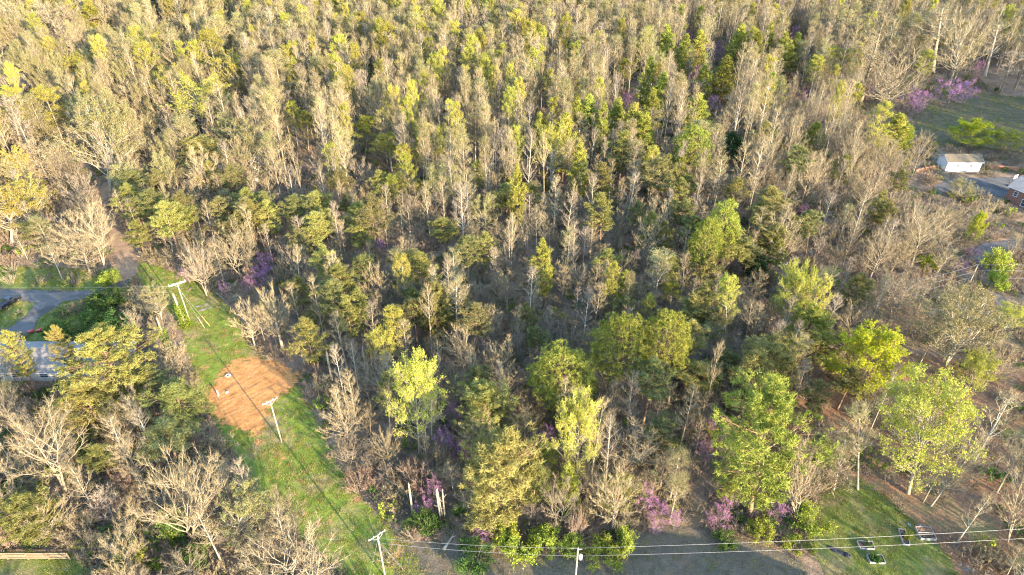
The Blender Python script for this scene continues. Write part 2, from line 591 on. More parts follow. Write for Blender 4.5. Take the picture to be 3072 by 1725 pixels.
def pine(seed, h, cw, cb=0.45, n_limb=34, n_tuft=12, needle='needle_olive', tuft_l=0.68, nb=10, tr=0.22, flat=0.25, droop=0.0, peak=0.25, dead=6, blade_w=0.15, ragged=0.0):
    g = Grow(seed)
    r = g.r
    R = cw / 2
    tt = np.linspace(0, 1, 7)
    P = np.zeros((1, 7, 3))
    P[0, :, 2] = tt * h * 0.985 - 0.4 * (tt == 0)
    P[0, :, 0] = np.cumsum(r.normal(0, 0.07, 7)) * tt
    P[0, :, 1] = np.cumsum(r.normal(0, 0.07, 7)) * tt
    Rt = tr * (1 - 0.85 * tt)
    Rt[0] *= 1.2
    g.tubes(P, Rt[None], 7)
    n = n_limb
    q = np.sort(np.clip((np.arange(n) + r.uniform(0, 0.9, n)) / n, 0, 1))
    zs = cb + (0.985 - cb) * q
    prof = np.where(q < peak, 0.55 + 0.45 * q / peak, np.clip(1 - ((q - peak) / (1.02 - peak)) ** 1.5, 0.04, 1))
    ln = R * prof * r.uniform(0.55 - 0.5 * ragged, 1.08 + 0.15 * ragged, n)
    az = np.arange(n) * 2.39996 + r.uniform(-0.5, 0.5, n)
    st, _ = pick(np.repeat(P, n, 0), (zs / 0.985)[:, None])
    st = st[:, 0]
    di = np.stack([np.cos(az), np.sin(az), np.zeros(n)], 1)
    lift = (r.uniform(0.05, 0.42, n) + 0.25 * q - droop)
    en = st + di * ln[:, None] + np.array([0, 0, 1]) * (lift * ln)[:, None]
    mid = st + di * (ln * 0.55)[:, None] + np.array([0, 0, 1]) * (lift * ln * 0.25)[:, None]
    L = bezier(st, mid, en, 5)
    g.tubes(L, np.clip(0.02 + 0.018 * ln, 0.02, 0.10)[:, None] * np.linspace(1, 0.3, 5), 4)
    if dead:
        zd = r.uniform(cb * 0.55, cb, dead) * h
        ad = r.uniform(0, 2 * PI, dead)
        p0 = np.stack([0 * zd, 0 * zd, zd], 1)
        p2 = p0 + np.stack([np.cos(ad), np.sin(ad), r.uniform(-0.25, 0.3, dead)], 1) * (R * r.uniform(0.25, 0.6, dead))[:, None]
        g.tubes(bezier(p0, (p0 + p2) / 2 + np.array([0, 0, 0.2]), p2, 4), np.full((dead, 1), 0.03) * np.linspace(1, 0.3, 4), 3)
    c = Grow(seed + 77)
    c.r = r
    m = n_tuft
    ts = 1 - 0.72 * r.uniform(0, 1, (n, m)) ** 1.3
    tp, td = pick(L, ts)
    side = np.cross(np.repeat(di[:, None], m, 1), np.array([0, 0, 1.0]))
    lat = r.normal(0, 1, (n, m)) * (0.24 * ln)[:, None] * (1.15 - 0.6 * ts)
    tp = tp + side * lat[..., None] + td * (np.abs(lat) * 0.35)[..., None]
    tp[..., 2] += r.normal(0, flat, (n, m)) * np.clip(ln, 0.5, 2.5)[:, None] * 0.4
    tp = tp.reshape(-1, 3)
    td = (td + side * np.sign(lat)[..., None] * 0.5).reshape(-1, 3)
    # the twig that carries each tuft
    c_src = np.repeat(L[:, 2], m, 0)
    g.blades(c_src + (tp - c_src) * 0.35, tp, 0.05)
    N = len(tp)
    p = np.repeat(tp, nb, 0) + r.normal(0, 0.16, (N * nb, 3)) * np.array([1, 1, 0.6])
    d = unit(np.repeat(td, nb, 0) * 0.55 + r.normal(size=(N * nb, 3)) * np.array([1, 1, 0.65]) + np.array([0, 0, 0.35]))
    c.blades(p - d * tuft_l * 0.25, p + d * (tuft_l * r.uniform(0.6, 1.25, N * nb))[:, None], blade_w * r.uniform(0.7, 1.4, N * nb))
    return sized({'trunk': g.mesh('trunk', M['bark_pine'], True), 'crown': c.mesh('crown', M[needle])})


def round_pine(seed, h, cw, cb=0.45, n_clump=46, n_tuft=26, needle='needle_bright', nb=8, tr=0.3, fill=0.75):
    """A pine with a domed crown of separate rounded needle clumps."""
    g = Grow(seed)
    r = g.r
    R = cw / 2
    tt = np.linspace(0, 1, 7)
    P = np.zeros((1, 7, 3))
    P[0, :, 2] = tt * h * 0.93 - 0.4 * (tt == 0)
    P[0, :, 0] = np.cumsum(r.normal(0, 0.10, 7)) * tt
    Rt = tr * (1 - 0.8 * tt)
    g.tubes(P, Rt[None], 7)
    n = n_clump
    u = (np.arange(n) + 0.5) / n
    az = np.arange(n) * 2.39996
    zz = -0.55 + 1.55 * u
    rr = np.sqrt(np.clip(1 - np.clip(zz, -0.9, 1) ** 2, 0.02, 1))
    sh = r.uniform(fill, 1.0, n)
    hz = (1 - cb) * h / 1.62
    cz = cb * h + 0.62 * hz
    cen = np.stack([R * 0.88 * rr * np.cos(az) * sh, R * 0.88 * rr * np.sin(az) * sh, cz + hz * 0.93 * zz * sh], 1)
    tb = np.clip((cen[:, 2] - 0.22 * R - 0.55 * np.hypot(cen[:, 0], cen[:, 1])) / (h * 0.93), cb * 0.75, 0.98)
    st, _ = pick(np.repeat(P, n, 0), tb[:, None])
    st = st[:, 0]
    mid = (st + cen) / 2 + np.array([0, 0, -0.1]) * R + r.normal(0, 0.05 * R, (n, 3))
    L = bezier(st, mid, cen, 5)
    g.tubes(L, np.clip(0.03 + 0.014 * np.linalg.norm(cen - st, axis=1), 0.02, 0.13)[:, None] * np.linspace(1, 0.35, 5), 4)
    c = Grow(seed + 7)
    c.r = r
    m = n_tuft
    cr = R * r.uniform(0.15, 0.26, n)
    d = unit(r.normal(size=(n, m, 3)) + np.array([0, 0, 0.45]))
    tp = cen[:, None] + d * (cr[:, None, None] * r.uniform(0.55, 1.05, (n, m, 1))) * np.array([1.15, 1.15, 0.72])
    N = n * m
    tp, d = tp.reshape(-1, 3), d.reshape(-1, 3)
    p = np.repeat(tp, nb, 0)
    e = unit(np.repeat(d, nb, 0) * 0.7 + r.normal(size=(N * nb, 3)) * 0.8 + np.array([0, 0, 0.25]))
    c.blades(p, p + e * r.uniform(0.28, 0.6, (N * nb, 1)), 0.08 * r.uniform(0.7, 1.4, N * nb))
    return sized({'trunk': g.mesh('trunk', M['bark_pine'], True), 'crown': c.mesh('crown', M[needle])})


def cedar(seed, h, cw, needle='needle_dark', n=2600, cb=0.05):
    g = Grow(seed)
    r = g.r
    P = np.zeros((1, 5, 3))
    P[0, :, 2] = np.linspace(-0.3, h * 0.95, 5)
    g.tubes(P, np.linspace(0.16, 0.03, 5)[None], 6)
    R = cw / 2
    m = 60
    q = r.uniform(0, 1, m) ** 1.25
    az = r.uniform(0, 2 * PI, m)
    prof = (1 - q) ** 0.75 * (0.75 + 0.5 * np.minimum(q * 6, 1)) / 1.2
    ln = R * prof * r.uniform(0.75, 1.1, m)
    st = np.stack([0 * q, 0 * q, h * (cb + (0.97 - cb) * q)], 1)
    en = st + np.stack([np.cos(az) * ln, np.sin(az) * ln, 0.5 * ln], 1)
    L = bezier(st, (st + en) / 2 - np.array([0, 0, 0.1]), en, 4)
    g.tubes(L, np.full((m, 1), 0.035) * np.linspace(1, 0.3, 4), 3)
    k = n // m
    tp, td = pick(L, 0.25 + 0.75 * r.uniform(0, 1, (m, k)) ** 0.6)
    tp = tp + r.normal(0, 0.16, tp.shape) * (0.4 + ln[:, None, None] * 0.5)
    tp, td = tp.reshape(-1, 3), td.reshape(-1, 3)
    c = Grow(seed + 3)
    c.r = r
    d = unit(td + r.normal(size=td.shape) * 0.7 + np.array([0, 0, 0.35]))
    c.blades(tp - d * 0.1, tp + d * r.uniform(0.25, 0.65, (len(tp), 1)), 0.17 * r.uniform(0.7, 1.4, len(tp)))
    return sized({'trunk': g.mesh('trunk', M['bark_grey'], True), 'crown': c.mesh('crown', M[needle])})


def shrub(seed, h, cw, twig='twig_tan', leaf=None, n_stem=20, n_leaf=900, leaf_size=0.22, n_twig=22, arch=0.3):
    """Many stems from one root, arching to a low dome."""
    g = Grow(seed)
    r = g.r
    R = cw / 2
    n = n_stem
    az = r.uniform(0, 2 * PI, n)
    rad = R * np.sqrt(r.uniform(0.02, 1, n))
    zt = h * np.sqrt(np.clip(1 - (rad / (R * 1.08)) ** 2, 0.08, 1)) * r.uniform(0.75, 1.05, n)
    st = np.stack([rad * np.cos(az) * 0.3, rad * np.sin(az) * 0.3, -0.2 + 0 * az], 1)
    en = np.stack([rad * np.cos(az), rad * np.sin(az), zt], 1)
    mid = (st + en) / 2 + np.array([0, 0, 1.0]) * (arch * zt)[:, None] + r.normal(0, 0.06 * R, (n, 3))
    L = bezier(st, mid, en, 5)
    g.tubes(L, np.full((n, 1), 0.028 + 0.004 * h) * np.linspace(1, 0.35, 5), 3)
    tp, td = pick(L, 0.2 + 0.8 * r.uniform(0, 1, (n, n_twig)) ** 0.8)
    tp, td = tp.reshape(-1, 3), td.reshape(-1, 3)
    c = Grow(seed + 3)
    c.r = r
    d = unit(td * 0.7 + unit(r.normal(size=td.shape)) * 0.9 + np.array([0, 0, 0.4]))
    te = tp + d * (0.13 * (R + h) * r.uniform(0.4, 1.2, len(tp)))[:, None]
    c.blades(tp, te, 0.038 * r.uniform(0.7, 1.4, len(tp)))
    if leaf:
        ch = r.integers(0, len(te), n_leaf)
        nt = c.n // 3
        c.leaves(tp[ch] + (te - tp)[ch] * r.uniform(0.3, 1.15, (n_leaf, 1)) + r.normal(0, 0.05 * R, (n_leaf, 3)), leaf_size)
        crown = mesh_from('crown', np.concatenate(c.V), [c.T[0], c.Q[0]], [M[twig], M[leaf]], np.concatenate([np.zeros(nt, int), np.ones(n_leaf, int)]))
    else:
        crown = c.mesh('crown', M[twig])
    return sized({'trunk': g.mesh('stems', M['bark_grey'], True), 'crown': crown})


def make_protos():
    P = {}
    # B spreading leafless, W the same with white bark, N tall narrow and budding, V tall narrow leafless
    P['B'] = [broadleaf(100 + i, 16, 12, 0.28, 0.62, 32, 9, 13, 0.62, 0.30, 0.12, 'bark_tan', ['twig_tan', 'twig_grey', 'twig_tan', 'twig_tan'][i], forks=[0, 2, 3, 0][i], twig_w=0.042) for i in range(4)]
    P['W'] = [broadleaf(120 + i, 18, 11, 0.30, 0.70, 30, 9, 12, 0.6, 0.28, 0.14, 'bark_pale', 'twig_tan', forks=[0, 2, 0][i], twig_w=0.038) for i in range(3)]
    P['X'] = [broadleaf(130 + i, 13, 13, 0.22, 0.52, 30, 11, 14, 0.55, 0.28, 0.42, 'bark_pale', 'twig_tan', forks=[2, 3][i], twig_l=0.85, twig_w=0.036) for i in range(2)]
    P['V'] = [broadleaf(140 + i, 26, 5.0, 0.45, 0.97, 26, 6, 9, 0.85, 0.19, 0.05, ['bark_tan', 'bark_pale', 'bark_white', 'bark_pale', 'bark_tan', 'bark_white'][i], ['twig_grey', 'twig_tan', 'twig_grey', 'twig_tan', 'twig_tan', 'twig_tan'][i], twig_l=1.35, twig_w=0.034, steep=[1.5, 2.1, 1.3, 2.4, 1.8, 1.6][i]) for i in range(6)]
    P['N'] = [broadleaf(160 + i, 26, 5.6, 0.45, 0.97, 32, 7, 11, 0.85, 0.19, 0.05, ['bark_tan', 'bark_white', 'bark_tan', 'bark_pale', 'bark_pale', 'bark_white'][i], ['twig_olive', 'twig_tan', 'twig_olive', 'twig_tan', 'twig_tan', 'twig_olive'][i], 'leaf_bud', [3600, 2000, 4600, 2600, 1600, 2400][i], 0.115, 0.6, twig_l=1.3, twig_w=0.036, steep=[1.2, 1.7, 1.0, 1.5, 1.9, 1.3][i]) for i in range(6)]
    P['Y'] = [broadleaf(180 + i, 25, 7, 0.36, 0.95, 34, 7, 12, 0.8, 0.17, 0.05, 'bark_white' if i % 2 else 'bark_tan', 'twig_olive', 'leaf_poplar', [12000, 11000, 13000, 11500][i], 0.155, 0.35, twig_l=1.1, twig_w=0.042, steep=[0.9, 1.2, 1.0, 1.4][i]) for i in range(4)]
    P['G'] = [broadleaf(200 + i, 20, 12, 0.32, 0.72, 32, 9, 11, 0.6, 0.34, 0.12, 'bark_white', 'twig_olive', 'leaf_gold', [15000, 16000, 15000][i], 0.155, 0.3, forks=[0, 2, 3][i], twig_w=0.04) for i in range(3)]
    P['Q'] = [broadleaf(220 + i, 18, 14, 0.22, 0.6, 38, 10, 13, 0.66, 0.34, 0.10, 'bark_white', 'twig_olive', 'leaf_bud', [17000, 18000][i], 0.16, 0.3, forks=[3, 2][i], twig_w=0.042) for i in range(2)]
    P['L'] = [broadleaf(230 + i, 15, 13, 0.15, 0.7, 48, 12, 11, 0.55, 0.26, 0.10, 'bark_tan', 'twig_olive', 'leaf_lime', [42000, 44000][i], 0.16, 0.0, twig_l=0.9) for i in range(2)]
    P['I'] = [broadleaf(240 + i, 17, 12, 0.26, 0.78, 34, 10, 11, 0.55, 0.22, 0.15, 'bark_pale', 'twig_olive', 'leaf_poplar', [25000, 23000][i], 0.145, 0.1, twig_w=0.036) for i in range(2)]
    P['P'] = [pine(300 + i, 18, 8.0, [0.5, 0.42, 0.55, 0.38, 0.5][i], 34, 17, ['needle_olive', 'needle_olive', 'needle_grey', 'needle_olive', 'needle_grey'][i], nb=14, tuft_l=0.55, blade_w=0.095, flat=0.16, ragged=0.4, dead=10, peak=[0.2, 0.35, 0.3, 0.15, 0.25][i]) for i in range(5)]
    P['E'] = [pine(320 + i, 15, 6.5, 0.18, 46, 15, 'needle_bright', nb=13, tuft_l=0.5, blade_w=0.10, peak=0.2, flat=0.35) for i in range(3)]
    P['R'] = [round_pine(340 + i, 20, 11, [0.36, 0.42, 0.30][i], 64, 34, nb=15) for i in range(3)]
    P['O'] = [pine(345 + i, 18, 14, 0.16, 56, 30, 'needle_gold', nb=17, tuft_l=0.44, blade_w=0.085, peak=0.45, flat=0.22, tr=0.32, ragged=0.45) for i in range(2)]
    P['A'] = [pine(365 + i, 20, 13, 0.24, 52, 34, 'needle_bright', nb=17, tuft_l=0.42, blade_w=0.08, peak=0.4, flat=0.4, tr=0.3, ragged=0.5, dead=12) for i in range(2)]
    P['F'] = [pine(350 + i, 17, 14, 0.15, 54, 24, 'needle_olive', nb=16, tuft_l=0.6, blade_w=0.10, peak=0.4, flat=0.5, tr=0.3, ragged=0.4) for i in range(2)]
    P['D'] = [cedar(360 + i, 8, 5) for i in range(2)]
    P['M'] = [broadleaf(380 + i, 6, 6, 0.2, 0.5, 18, 7, 6, 0.5, 0.09, 0.3, 'bark_grey', 'twig_grey', 'blossom', [2000, 2300, 1600][i], 0.11, 0.0, forks=3, twig_l=0.6) for i in range(3)]
    P['S'] = [shrub(400 + i, 3, 4.5, 'twig_olive', 'leaf_shrub', 24, 4200, 0.15) for i in range(3)]
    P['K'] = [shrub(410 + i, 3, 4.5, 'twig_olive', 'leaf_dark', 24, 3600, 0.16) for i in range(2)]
    P['T'] = [shrub(420 + i, 3.4, 5, ['twig_tan', 'twig_red', 'twig_tan'][i], None, 34, 0, n_twig=44) for i in range(3)]
    P['C'] = [broadleaf(430 + i, 9, 4.2, 0.22, 0.85, 22, 6, 8, 0.65, 0.09, 0.25, ['bark_tan', 'bark_grey', 'bark_pale', 'bark_tan'][i], ['twig_tan', 'twig_grey', 'twig_tan', 'twig_olive'][i], twig_l=0.75) for i in range(4)]
    return P


PROTO = make_protos()
KINDS = {
    'B': ('leafless_tree', 'tree', 'spreading leafless trees'), 'W': ('leafless_tree', 'tree', 'spreading leafless trees'), 'X': ('leafless_tree', 'tree', 'spreading leafless trees'),
    'V': ('slender_leafless_tree', 'tree', 'slender leafless trees of the wood'), 'N': ('budding_tree', 'tree', 'tall budding trees of the wood'),
    'Y': ('leafing_tree', 'tree', 'yellow green leafing trees'), 'G': ('golden_tree', 'tree', 'golden leafing trees'), 'Q': ('budding_tree', 'tree', 'broad budding trees'),
    'L': ('lime_green_tree', 'tree', 'lime green leafing trees'), 'I': ('leafing_tree', 'tree', 'yellow green leafing trees'),
    'P': ('pine_tree', 'tree', 'olive green pines'), 'E': ('pine_tree', 'tree', 'fresh green pines'), 'R': ('pine_tree', 'tree', 'domed green pines'), 'F': ('pine_tree', 'tree', 'olive green pines'), 'O': ('pine_tree', 'tree', 'olive yellow pines'), 'A': ('pine_tree', 'tree', 'fresh green pines'),
    'D': ('cedar_tree', 'tree', 'dark green cedars'), 'M': ('redbud_tree', 'flowering tree', 'blossoming redbuds'),
    'S': ('leafy_shrub', 'shrub', 'yellow green shrubs'), 'K': ('leafy_shrub', 'shrub', 'dark green shrubs'), 'T': ('bare_shrub', 'shrub', 'bare twiggy shrubs'), 'C': ('bare_sapling', 'sapling', 'bare saplings of the understorey'),
}


# ------------------------------------------------------------------ the ground and its patches
def poly_px(pts):
    return np.array([at(u, v)[:2] for u, v in pts])


Z_CLEAR = poly_px([(405, 780), (470, 800), (560, 835), (640, 880), (705, 940), (750, 1030), (800, 1085), (880, 1130), (915, 1200), (965, 1290), (1015, 1390), (1070, 1480),
                   (1140, 1550), (1215, 1640), (1300, 1760), (1080, 1760), (985, 1680), (900, 1600), (800, 1500), (720, 1400), (660, 1300), (610, 1210), (590, 1130),
                   (560, 1050), (535, 960), (480, 905), (420, 850), (385, 800)])
Z_DIRT = poly_px([(700, 1082), (760, 1072), (840, 1090), (905, 1120), (880, 1165), (835, 1190), (805, 1235), (790, 1285), (775, 1330), (752, 1295), (715, 1290), (672, 1272),
                  (632, 1235), (612, 1195), (640, 1160), (660, 1120)])
Z_LANE = poly_px([(352, 868), (395, 838), (418, 815), (420, 790), (398, 745), (370, 700), (340, 650), (322, 600), (340, 570), (318, 540), (292, 560), (300, 640), (322, 700),
                  (338, 760), (345, 810), (335, 850)])
Z_LANE2 = poly_px([(322, 600), (300, 540), (250, 470), (190, 400), (130, 330), (60, 250), (0, 190), (-60, 130), (-100, 140), (-30, 205), (40, 275), (105, 350), (165, 425), (225, 510), (275, 585), (300, 640)])
Z_DRIVE = poly_px([(-140, 866), (60, 868), (190, 875), (300, 869), (350, 852), (392, 838), (380, 858), (330, 876), (255, 897), (185, 908), (178, 918), (120, 950), (100, 990), (40, 1020),
                   (-60, 1060), (-140, 1060), (-140, 1010), (20, 985), (78, 948), (105, 911), (60, 900), (-140, 898)])
Z_YARDL = poly_px([(-160, 800), (60, 800), (300, 815), (345, 800), (352, 850), (392, 850), (410, 880), (385, 960), (350, 1060), (250, 1100), (-160, 1120)])
Z_LAWNR = poly_px([(2470, 1480), (2520, 1445), (2580, 1440), (2660, 1495), (2740, 1570), (2830, 1650), (3100, 2150), (2410, 2150), (2425, 1690), (2440, 1590)])
Z_LAWNB = poly_px([(1180, 1640), (1260, 1620), (1420, 1640), (1540, 1668), (1700, 1672), (1860, 1625), (1960, 1580), (2090, 1580), (2200, 1610), (2330, 1650), (2420, 1690), (2440, 2150), (1150, 2150)])
Z_FIELD = poly_px([(2740, 352), (2790, 310), (2880, 270), (2990, 285), (3160, 300), (3160, 470), (2990, 450), (2900, 440), (2830, 440), (2760, 415)])
Z_LITTER = poly_px([(2330, 1180), (2440, 1130), (2560, 1080), (2720, 1060), (2900, 1080), (3180, 1140), (3200, 1800), (2900, 1800), (2800, 1640), (2700, 1540), (2600, 1455), (2500, 1400), (2420, 1330)])
Z_DRIVER = poly_px([(2800, 560), (2850, 538), (2960, 532), (3180, 530), (3180, 610), (3000, 590), (2945, 583), (2900, 565), (2860, 572), (2815, 585)])
Z_TRACK = poly_px([(2935, 735), (2965, 724), (3010, 722), (3080, 715), (3080, 740), (3010, 752), (2985, 770), (2968, 790), (2985, 840), (3008, 885), (3032, 935), (3004, 938),
                   (2962, 872), (2940, 820), (2925, 780), (2912, 762)])
Z_YARDC = poly_px([(-60, 1660), (120, 1662), (215, 1668), (260, 1700), (290, 2150), (-300, 2150), (-300, 1660)])
NOTREES = [Z_CLEAR, Z_DIRT, Z_LANE, Z_LANE2, Z_DRIVE, Z_LAWNR, Z_LAWNB, Z_FIELD, Z_DRIVER, Z_TRACK, Z_YARDC]
DITCH = [at(2403, 1640)[:2], at(2418, 1670)[:2], at(2440, 1700)[:2], at(2462, 1760)[:2], at(2480, 1850)[:2]]


def seg_dist(x, y, pts, closed=False):
    d = np.full(np.shape(x), 1e9)
    n = len(pts)
    for i in range(n if closed else n - 1):
        a, b = pts[i], pts[(i + 1) % n]
        ab = b - a
        t = np.clip(((x - a[0]) * ab[0] + (y - a[1]) * ab[1]) / (ab @ ab + 1e-9), 0, 1)
        d = np.minimum(d, np.hypot(x - a[0] - t * ab[0], y - a[1] - t * ab[1]))
    return d


def inset(x, y, poly):
    """Distance to the outline, positive inside."""
    x, y = np.asarray(x, float), np.asarray(y, float)
    ins = np.zeros(x.shape, bool)
    n = len(poly)
    for i in range(n):
        (x1, y1), (x2, y2) = poly[i], poly[(i + 1) % n]
        c = ((y1 > y) != (y2 > y)) & (x < (x2 - x1) * (y - y1) / (y2 - y1 + 1e-12) + x1)
        ins ^= c
    d = seg_dist(x, y, poly, True)
    return np.where(ins, d, -d)


def gz(x, y):
    x, y = np.asarray(x, float), np.asarray(y, float)
    z = 0.22 * vnoise(x / 14.0, y / 14.0, 1.0) + 0.08 * vnoise(x / 5.0, y / 5.0, 2.0)
    z = z * np.clip((700 - np.hypot(x, y)) / 200, 0, 1)
    # the eroded ditch at the edge of the lawn
    z = z - 1.3 * np.exp(-(seg_dist(x, y, DITCH) / 0.75) ** 2)
    return z


def grid_sheet(name, mat, xs, ys, height, keep=None, attr=None):
    X, Y = np.meshgrid(xs, ys)
    V = np.stack([X, Y, height(X, Y)], -1).reshape(-1, 3)
    nx, ny = len(xs), len(ys)
    i = (np.arange(ny - 1)[:, None] * nx + np.arange(nx - 1)[None]).ravel()
    q = np.stack([i, i + 1, i + nx + 1, i + nx], 1)
    a = None
    if attr is not None:
        a = attr(X, Y).ravel()
        q = q[(a[q] > keep).any(1)]
        used = np.unique(q)
        remap = np.full(len(V), -1)
        remap[used] = np.arange(len(used))
        V, q, a = V[used], remap[q], a[used]
    me = mesh_from(name, V, [q], [mat], None, True)
    if a is not None:
        at_ = me.attributes.new('inset', 'FLOAT', 'POINT')
        at_.data.foreach_set('value', a.astype(np.float32))
    return tag(link(name, me), kind='structure')


def zone_sheet(name, mat, poly, step, lift, ragged, height=None):
    lo, hi = poly.min(0) - 2, poly.max(0) + 2
    xs = np.arange(lo[0], hi[0] + step, step)
    ys = np.arange(lo[1], hi[1] + step, step)
    h = height or (lambda x, y: gz(x, y) + lift)
    return grid_sheet(name, mat, xs, ys, h, -1.2 * ragged - 0.1, lambda x, y: inset(x, y, poly))


M['forest_floor'] = ground_mat('forest_floor', [
    (0.35, [(0.3, (0.12, 0.083, 0.055)), (0.5, (0.22, 0.155, 0.10)), (0.7, (0.32, 0.23, 0.15))], None),
    (1.7, [(0.3, (0.17, 0.105, 0.06)), (0.6, (0.38, 0.265, 0.165))], (0.09, 0.45, 0.62)),
    (2.5, [(0.35, (0.11, 0.11, 0.045)), (0.65, (0.20, 0.195, 0.075))], (0.05, 0.56, 0.72))], 0, 0.8)
M['leaf_litter'] = ground_mat('leaf_litter', [
    (0.5, [(0.3, (0.14, 0.080, 0.048)), (0.5, (0.25, 0.145, 0.08)), (0.7, (0.37, 0.215, 0.115))], None),
    (2.6, [(0.3, (0.12, 0.072, 0.045)), (0.6, (0.39, 0.21, 0.105))], (0.15, 0.42, 0.58)),
    (0.6, [(0.35, (0.12, 0.12, 0.05)), (0.65, (0.21, 0.185, 0.08))], (0.08, 0.54, 0.66))], 1.8, 0.9)
M['grass_ground'] = ground_mat('grass_ground', [
    (0.6, [(0.3, (0.105, 0.16, 0.026)), (0.55, (0.19, 0.24, 0.036)), (0.75, (0.28, 0.28, 0.06))], None),
    (0.9, [(0.3, (0.25, 0.19, 0.085)), (0.6, (0.40, 0.285, 0.14))], (0.10, 0.52, 0.67)),
    (1.5, [(0.3, (0.40, 0.18, 0.075)), (0.6, (0.54, 0.26, 0.12))], (0.22, 0.60, 0.68))], 1.6, 0.8)
M['lawn_ground'] = ground_mat('lawn_ground', [
    (0.8, [(0.3, (0.085, 0.118, 0.03)), (0.55, (0.155, 0.18, 0.042)), (0.75, (0.235, 0.22, 0.072))], None),
    (0.7, [(0.3, (0.20, 0.15, 0.075)), (0.6, (0.32, 0.23, 0.115))], (0.12, 0.50, 0.66))], 2.0, 0.6)
M['lawn_dry'] = ground_mat('lawn_dry', [
    (0.7, [(0.3, (0.10, 0.085, 0.06)), (0.55, (0.15, 0.125, 0.085)), (0.75, (0.20, 0.16, 0.105))], None),
    (1.2, [(0.3, (0.20, 0.12, 0.065)), (0.6, (0.28, 0.17, 0.095))], (0.07, 0.56, 0.70)),
    (0.8, [(0.3, (0.075, 0.08, 0.045)), (0.6, (0.12, 0.118, 0.06))], (0.10, 0.58, 0.72))], 1.4, 0.7)
M['field_ground'] = ground_mat('field_ground', [
    (0.5, [(0.3, (0.09, 0.08, 0.045)), (0.55, (0.15, 0.12, 0.065)), (0.75, (0.21, 0.155, 0.085))], None),
    (0.8, [(0.3, (0.07, 0.08, 0.035)), (0.6, (0.12, 0.12, 0.05))], (0.10, 0.48, 0.6))], 1.5, 0.7)
M['dirt'] = ground_mat('dirt', [
    (0.5, [(0.3, (0.37, 0.16, 0.05)), (0.55, (0.50, 0.24, 0.08)), (0.75, (0.60, 0.32, 0.12))], None),
    (4.0, [(0.3, (0.38, 0.155, 0.05)), (0.6, (0.60, 0.31, 0.12))], (0.4, 0.45, 0.6))], 2.6, 0.5)
M['lane_dirt'] = ground_mat('lane_dirt', [
    (0.6, [(0.3, (0.26, 0.17, 0.10)), (0.55, (0.36, 0.24, 0.145)), (0.75, (0.45, 0.305, 0.19))], None),
    (0.5, [(0.3, (0.20, 0.16, 0.08)), (0.6, (0.30, 0.24, 0.12))], (0.15, 0.52, 0.66))], 1.8, 0.5)
M['asphalt'] = ground_mat('asphalt', [
    (0.5, [(0.3, (0.10, 0.093, 0.083)), (0.7, (0.17, 0.157, 0.138))], None),
    (3.0, [(0.3, (0.13, 0.12, 0.108)), (0.7, (0.22, 0.20, 0.175))], (0.3, 0.5, 0.7)),
    (0.3, [(0.3, (0.075, 0.07, 0.064)), (0.7, (0.11, 0.10, 0.09))], (0.12, 0.55, 0.62))], 0.6, 0.15, 0.85)
M['gravel_track'] = ground_mat('gravel_track', [
    (0.8, [(0.3, (0.10, 0.09, 0.085)), (0.7, (0.20, 0.175, 0.15))], None)], 0.5, 0.4)


def axis(a, b, step, far):
    inner = np.arange(a, b + step, step)
    return np.concatenate([[-far[1] + a, -far[0] + a], inner, [inner[-1] + far[0], inner[-1] + far[1]]])


grid_sheet('ground', M['forest_floor'], axis(-340, 340, 2.5, (400, 4000)), axis(-60, 560, 2.5, (400, 4000)), gz)
zone_sheet('yard', M['lawn_ground'], Z_YARDL, 0.9, 0.02, 1.0)
zone_sheet('leaf_litter_ground', M['leaf_litter'], Z_LITTER, 0.9, 0.02, 1.5)
zone_sheet('grass_clearing', M['grass_ground'], Z_CLEAR, 0.7, 0.03, 1.2)
zone_sheet('lawn', M['lawn_ground'], Z_LAWNR, 0.45, 0.035, 2.0)
zone_sheet('lawn', M['lawn_dry'], Z_LAWNB, 0.6, 0.03, 0.9)
zone_sheet('lawn', M['lawn_ground'], Z_YARDC, 0.6, 0.03, 0.6)
zone_sheet('field', M['field_ground'], Z_FIELD, 1.5, 0.03, 1.5)
zone_sheet('dirt_lane', M['lane_dirt'], Z_LANE, 0.8, 0.04, 1.0)
zone_sheet('dirt_lane', M['lane_dirt'], Z_LANE2, 1.6, 0.035, 1.2)
zone_sheet('driveway', M['asphalt'], Z_DRIVE, 0.7, 0.05, 0.25)
zone_sheet('driveway', M['asphalt'], Z_DRIVER, 1.0, 0.05, 0.25)
zone_sheet('gravel_track', M['gravel_track'], Z_TRACK, 0.8, 0.045, 0.5)


def dirt_height(x, y):
    """Low graded mound with the ridges a machine's tracks leave."""
    e = np.clip((inset(x, y, Z_DIRT) + 1.5) / 3.0, 0, 1)
    a0 = 0.35 + 0.35 * vnoise(x / 9.0, y / 9.0, 6.0)
    c, s = np.cos(a0), np.sin(a0)
    a, b = x * c + y * s, -x * s + y * c
    wob = b + 0.35 * vnoise(a / 1.6, b / 1.6, 4.0) + 0.12 * vnoise(a / 0.6, b / 0.6, 9.0)
    ridge = np.clip(np.sin(wob * 6.5) + 0.7 * np.sin(wob * 13.3 + 1), -0.5, 2) * smooth(-0.1, 0.6, vnoise(a / 2.6, b / 2.2, 7.0)) * 0.4
    return gz(x, y) + 0.05 + e * (0.05 + 0.05 * ridge + 0.06 * vnoise(x * 1.7, y * 1.7, 3.0) + 0.03 * vnoise(x * 4.1, y * 4.1, 5.0))


zone_sheet('dirt_patch', M['dirt'], Z_DIRT, 0.2, 0.05, 2.6, dirt_height)


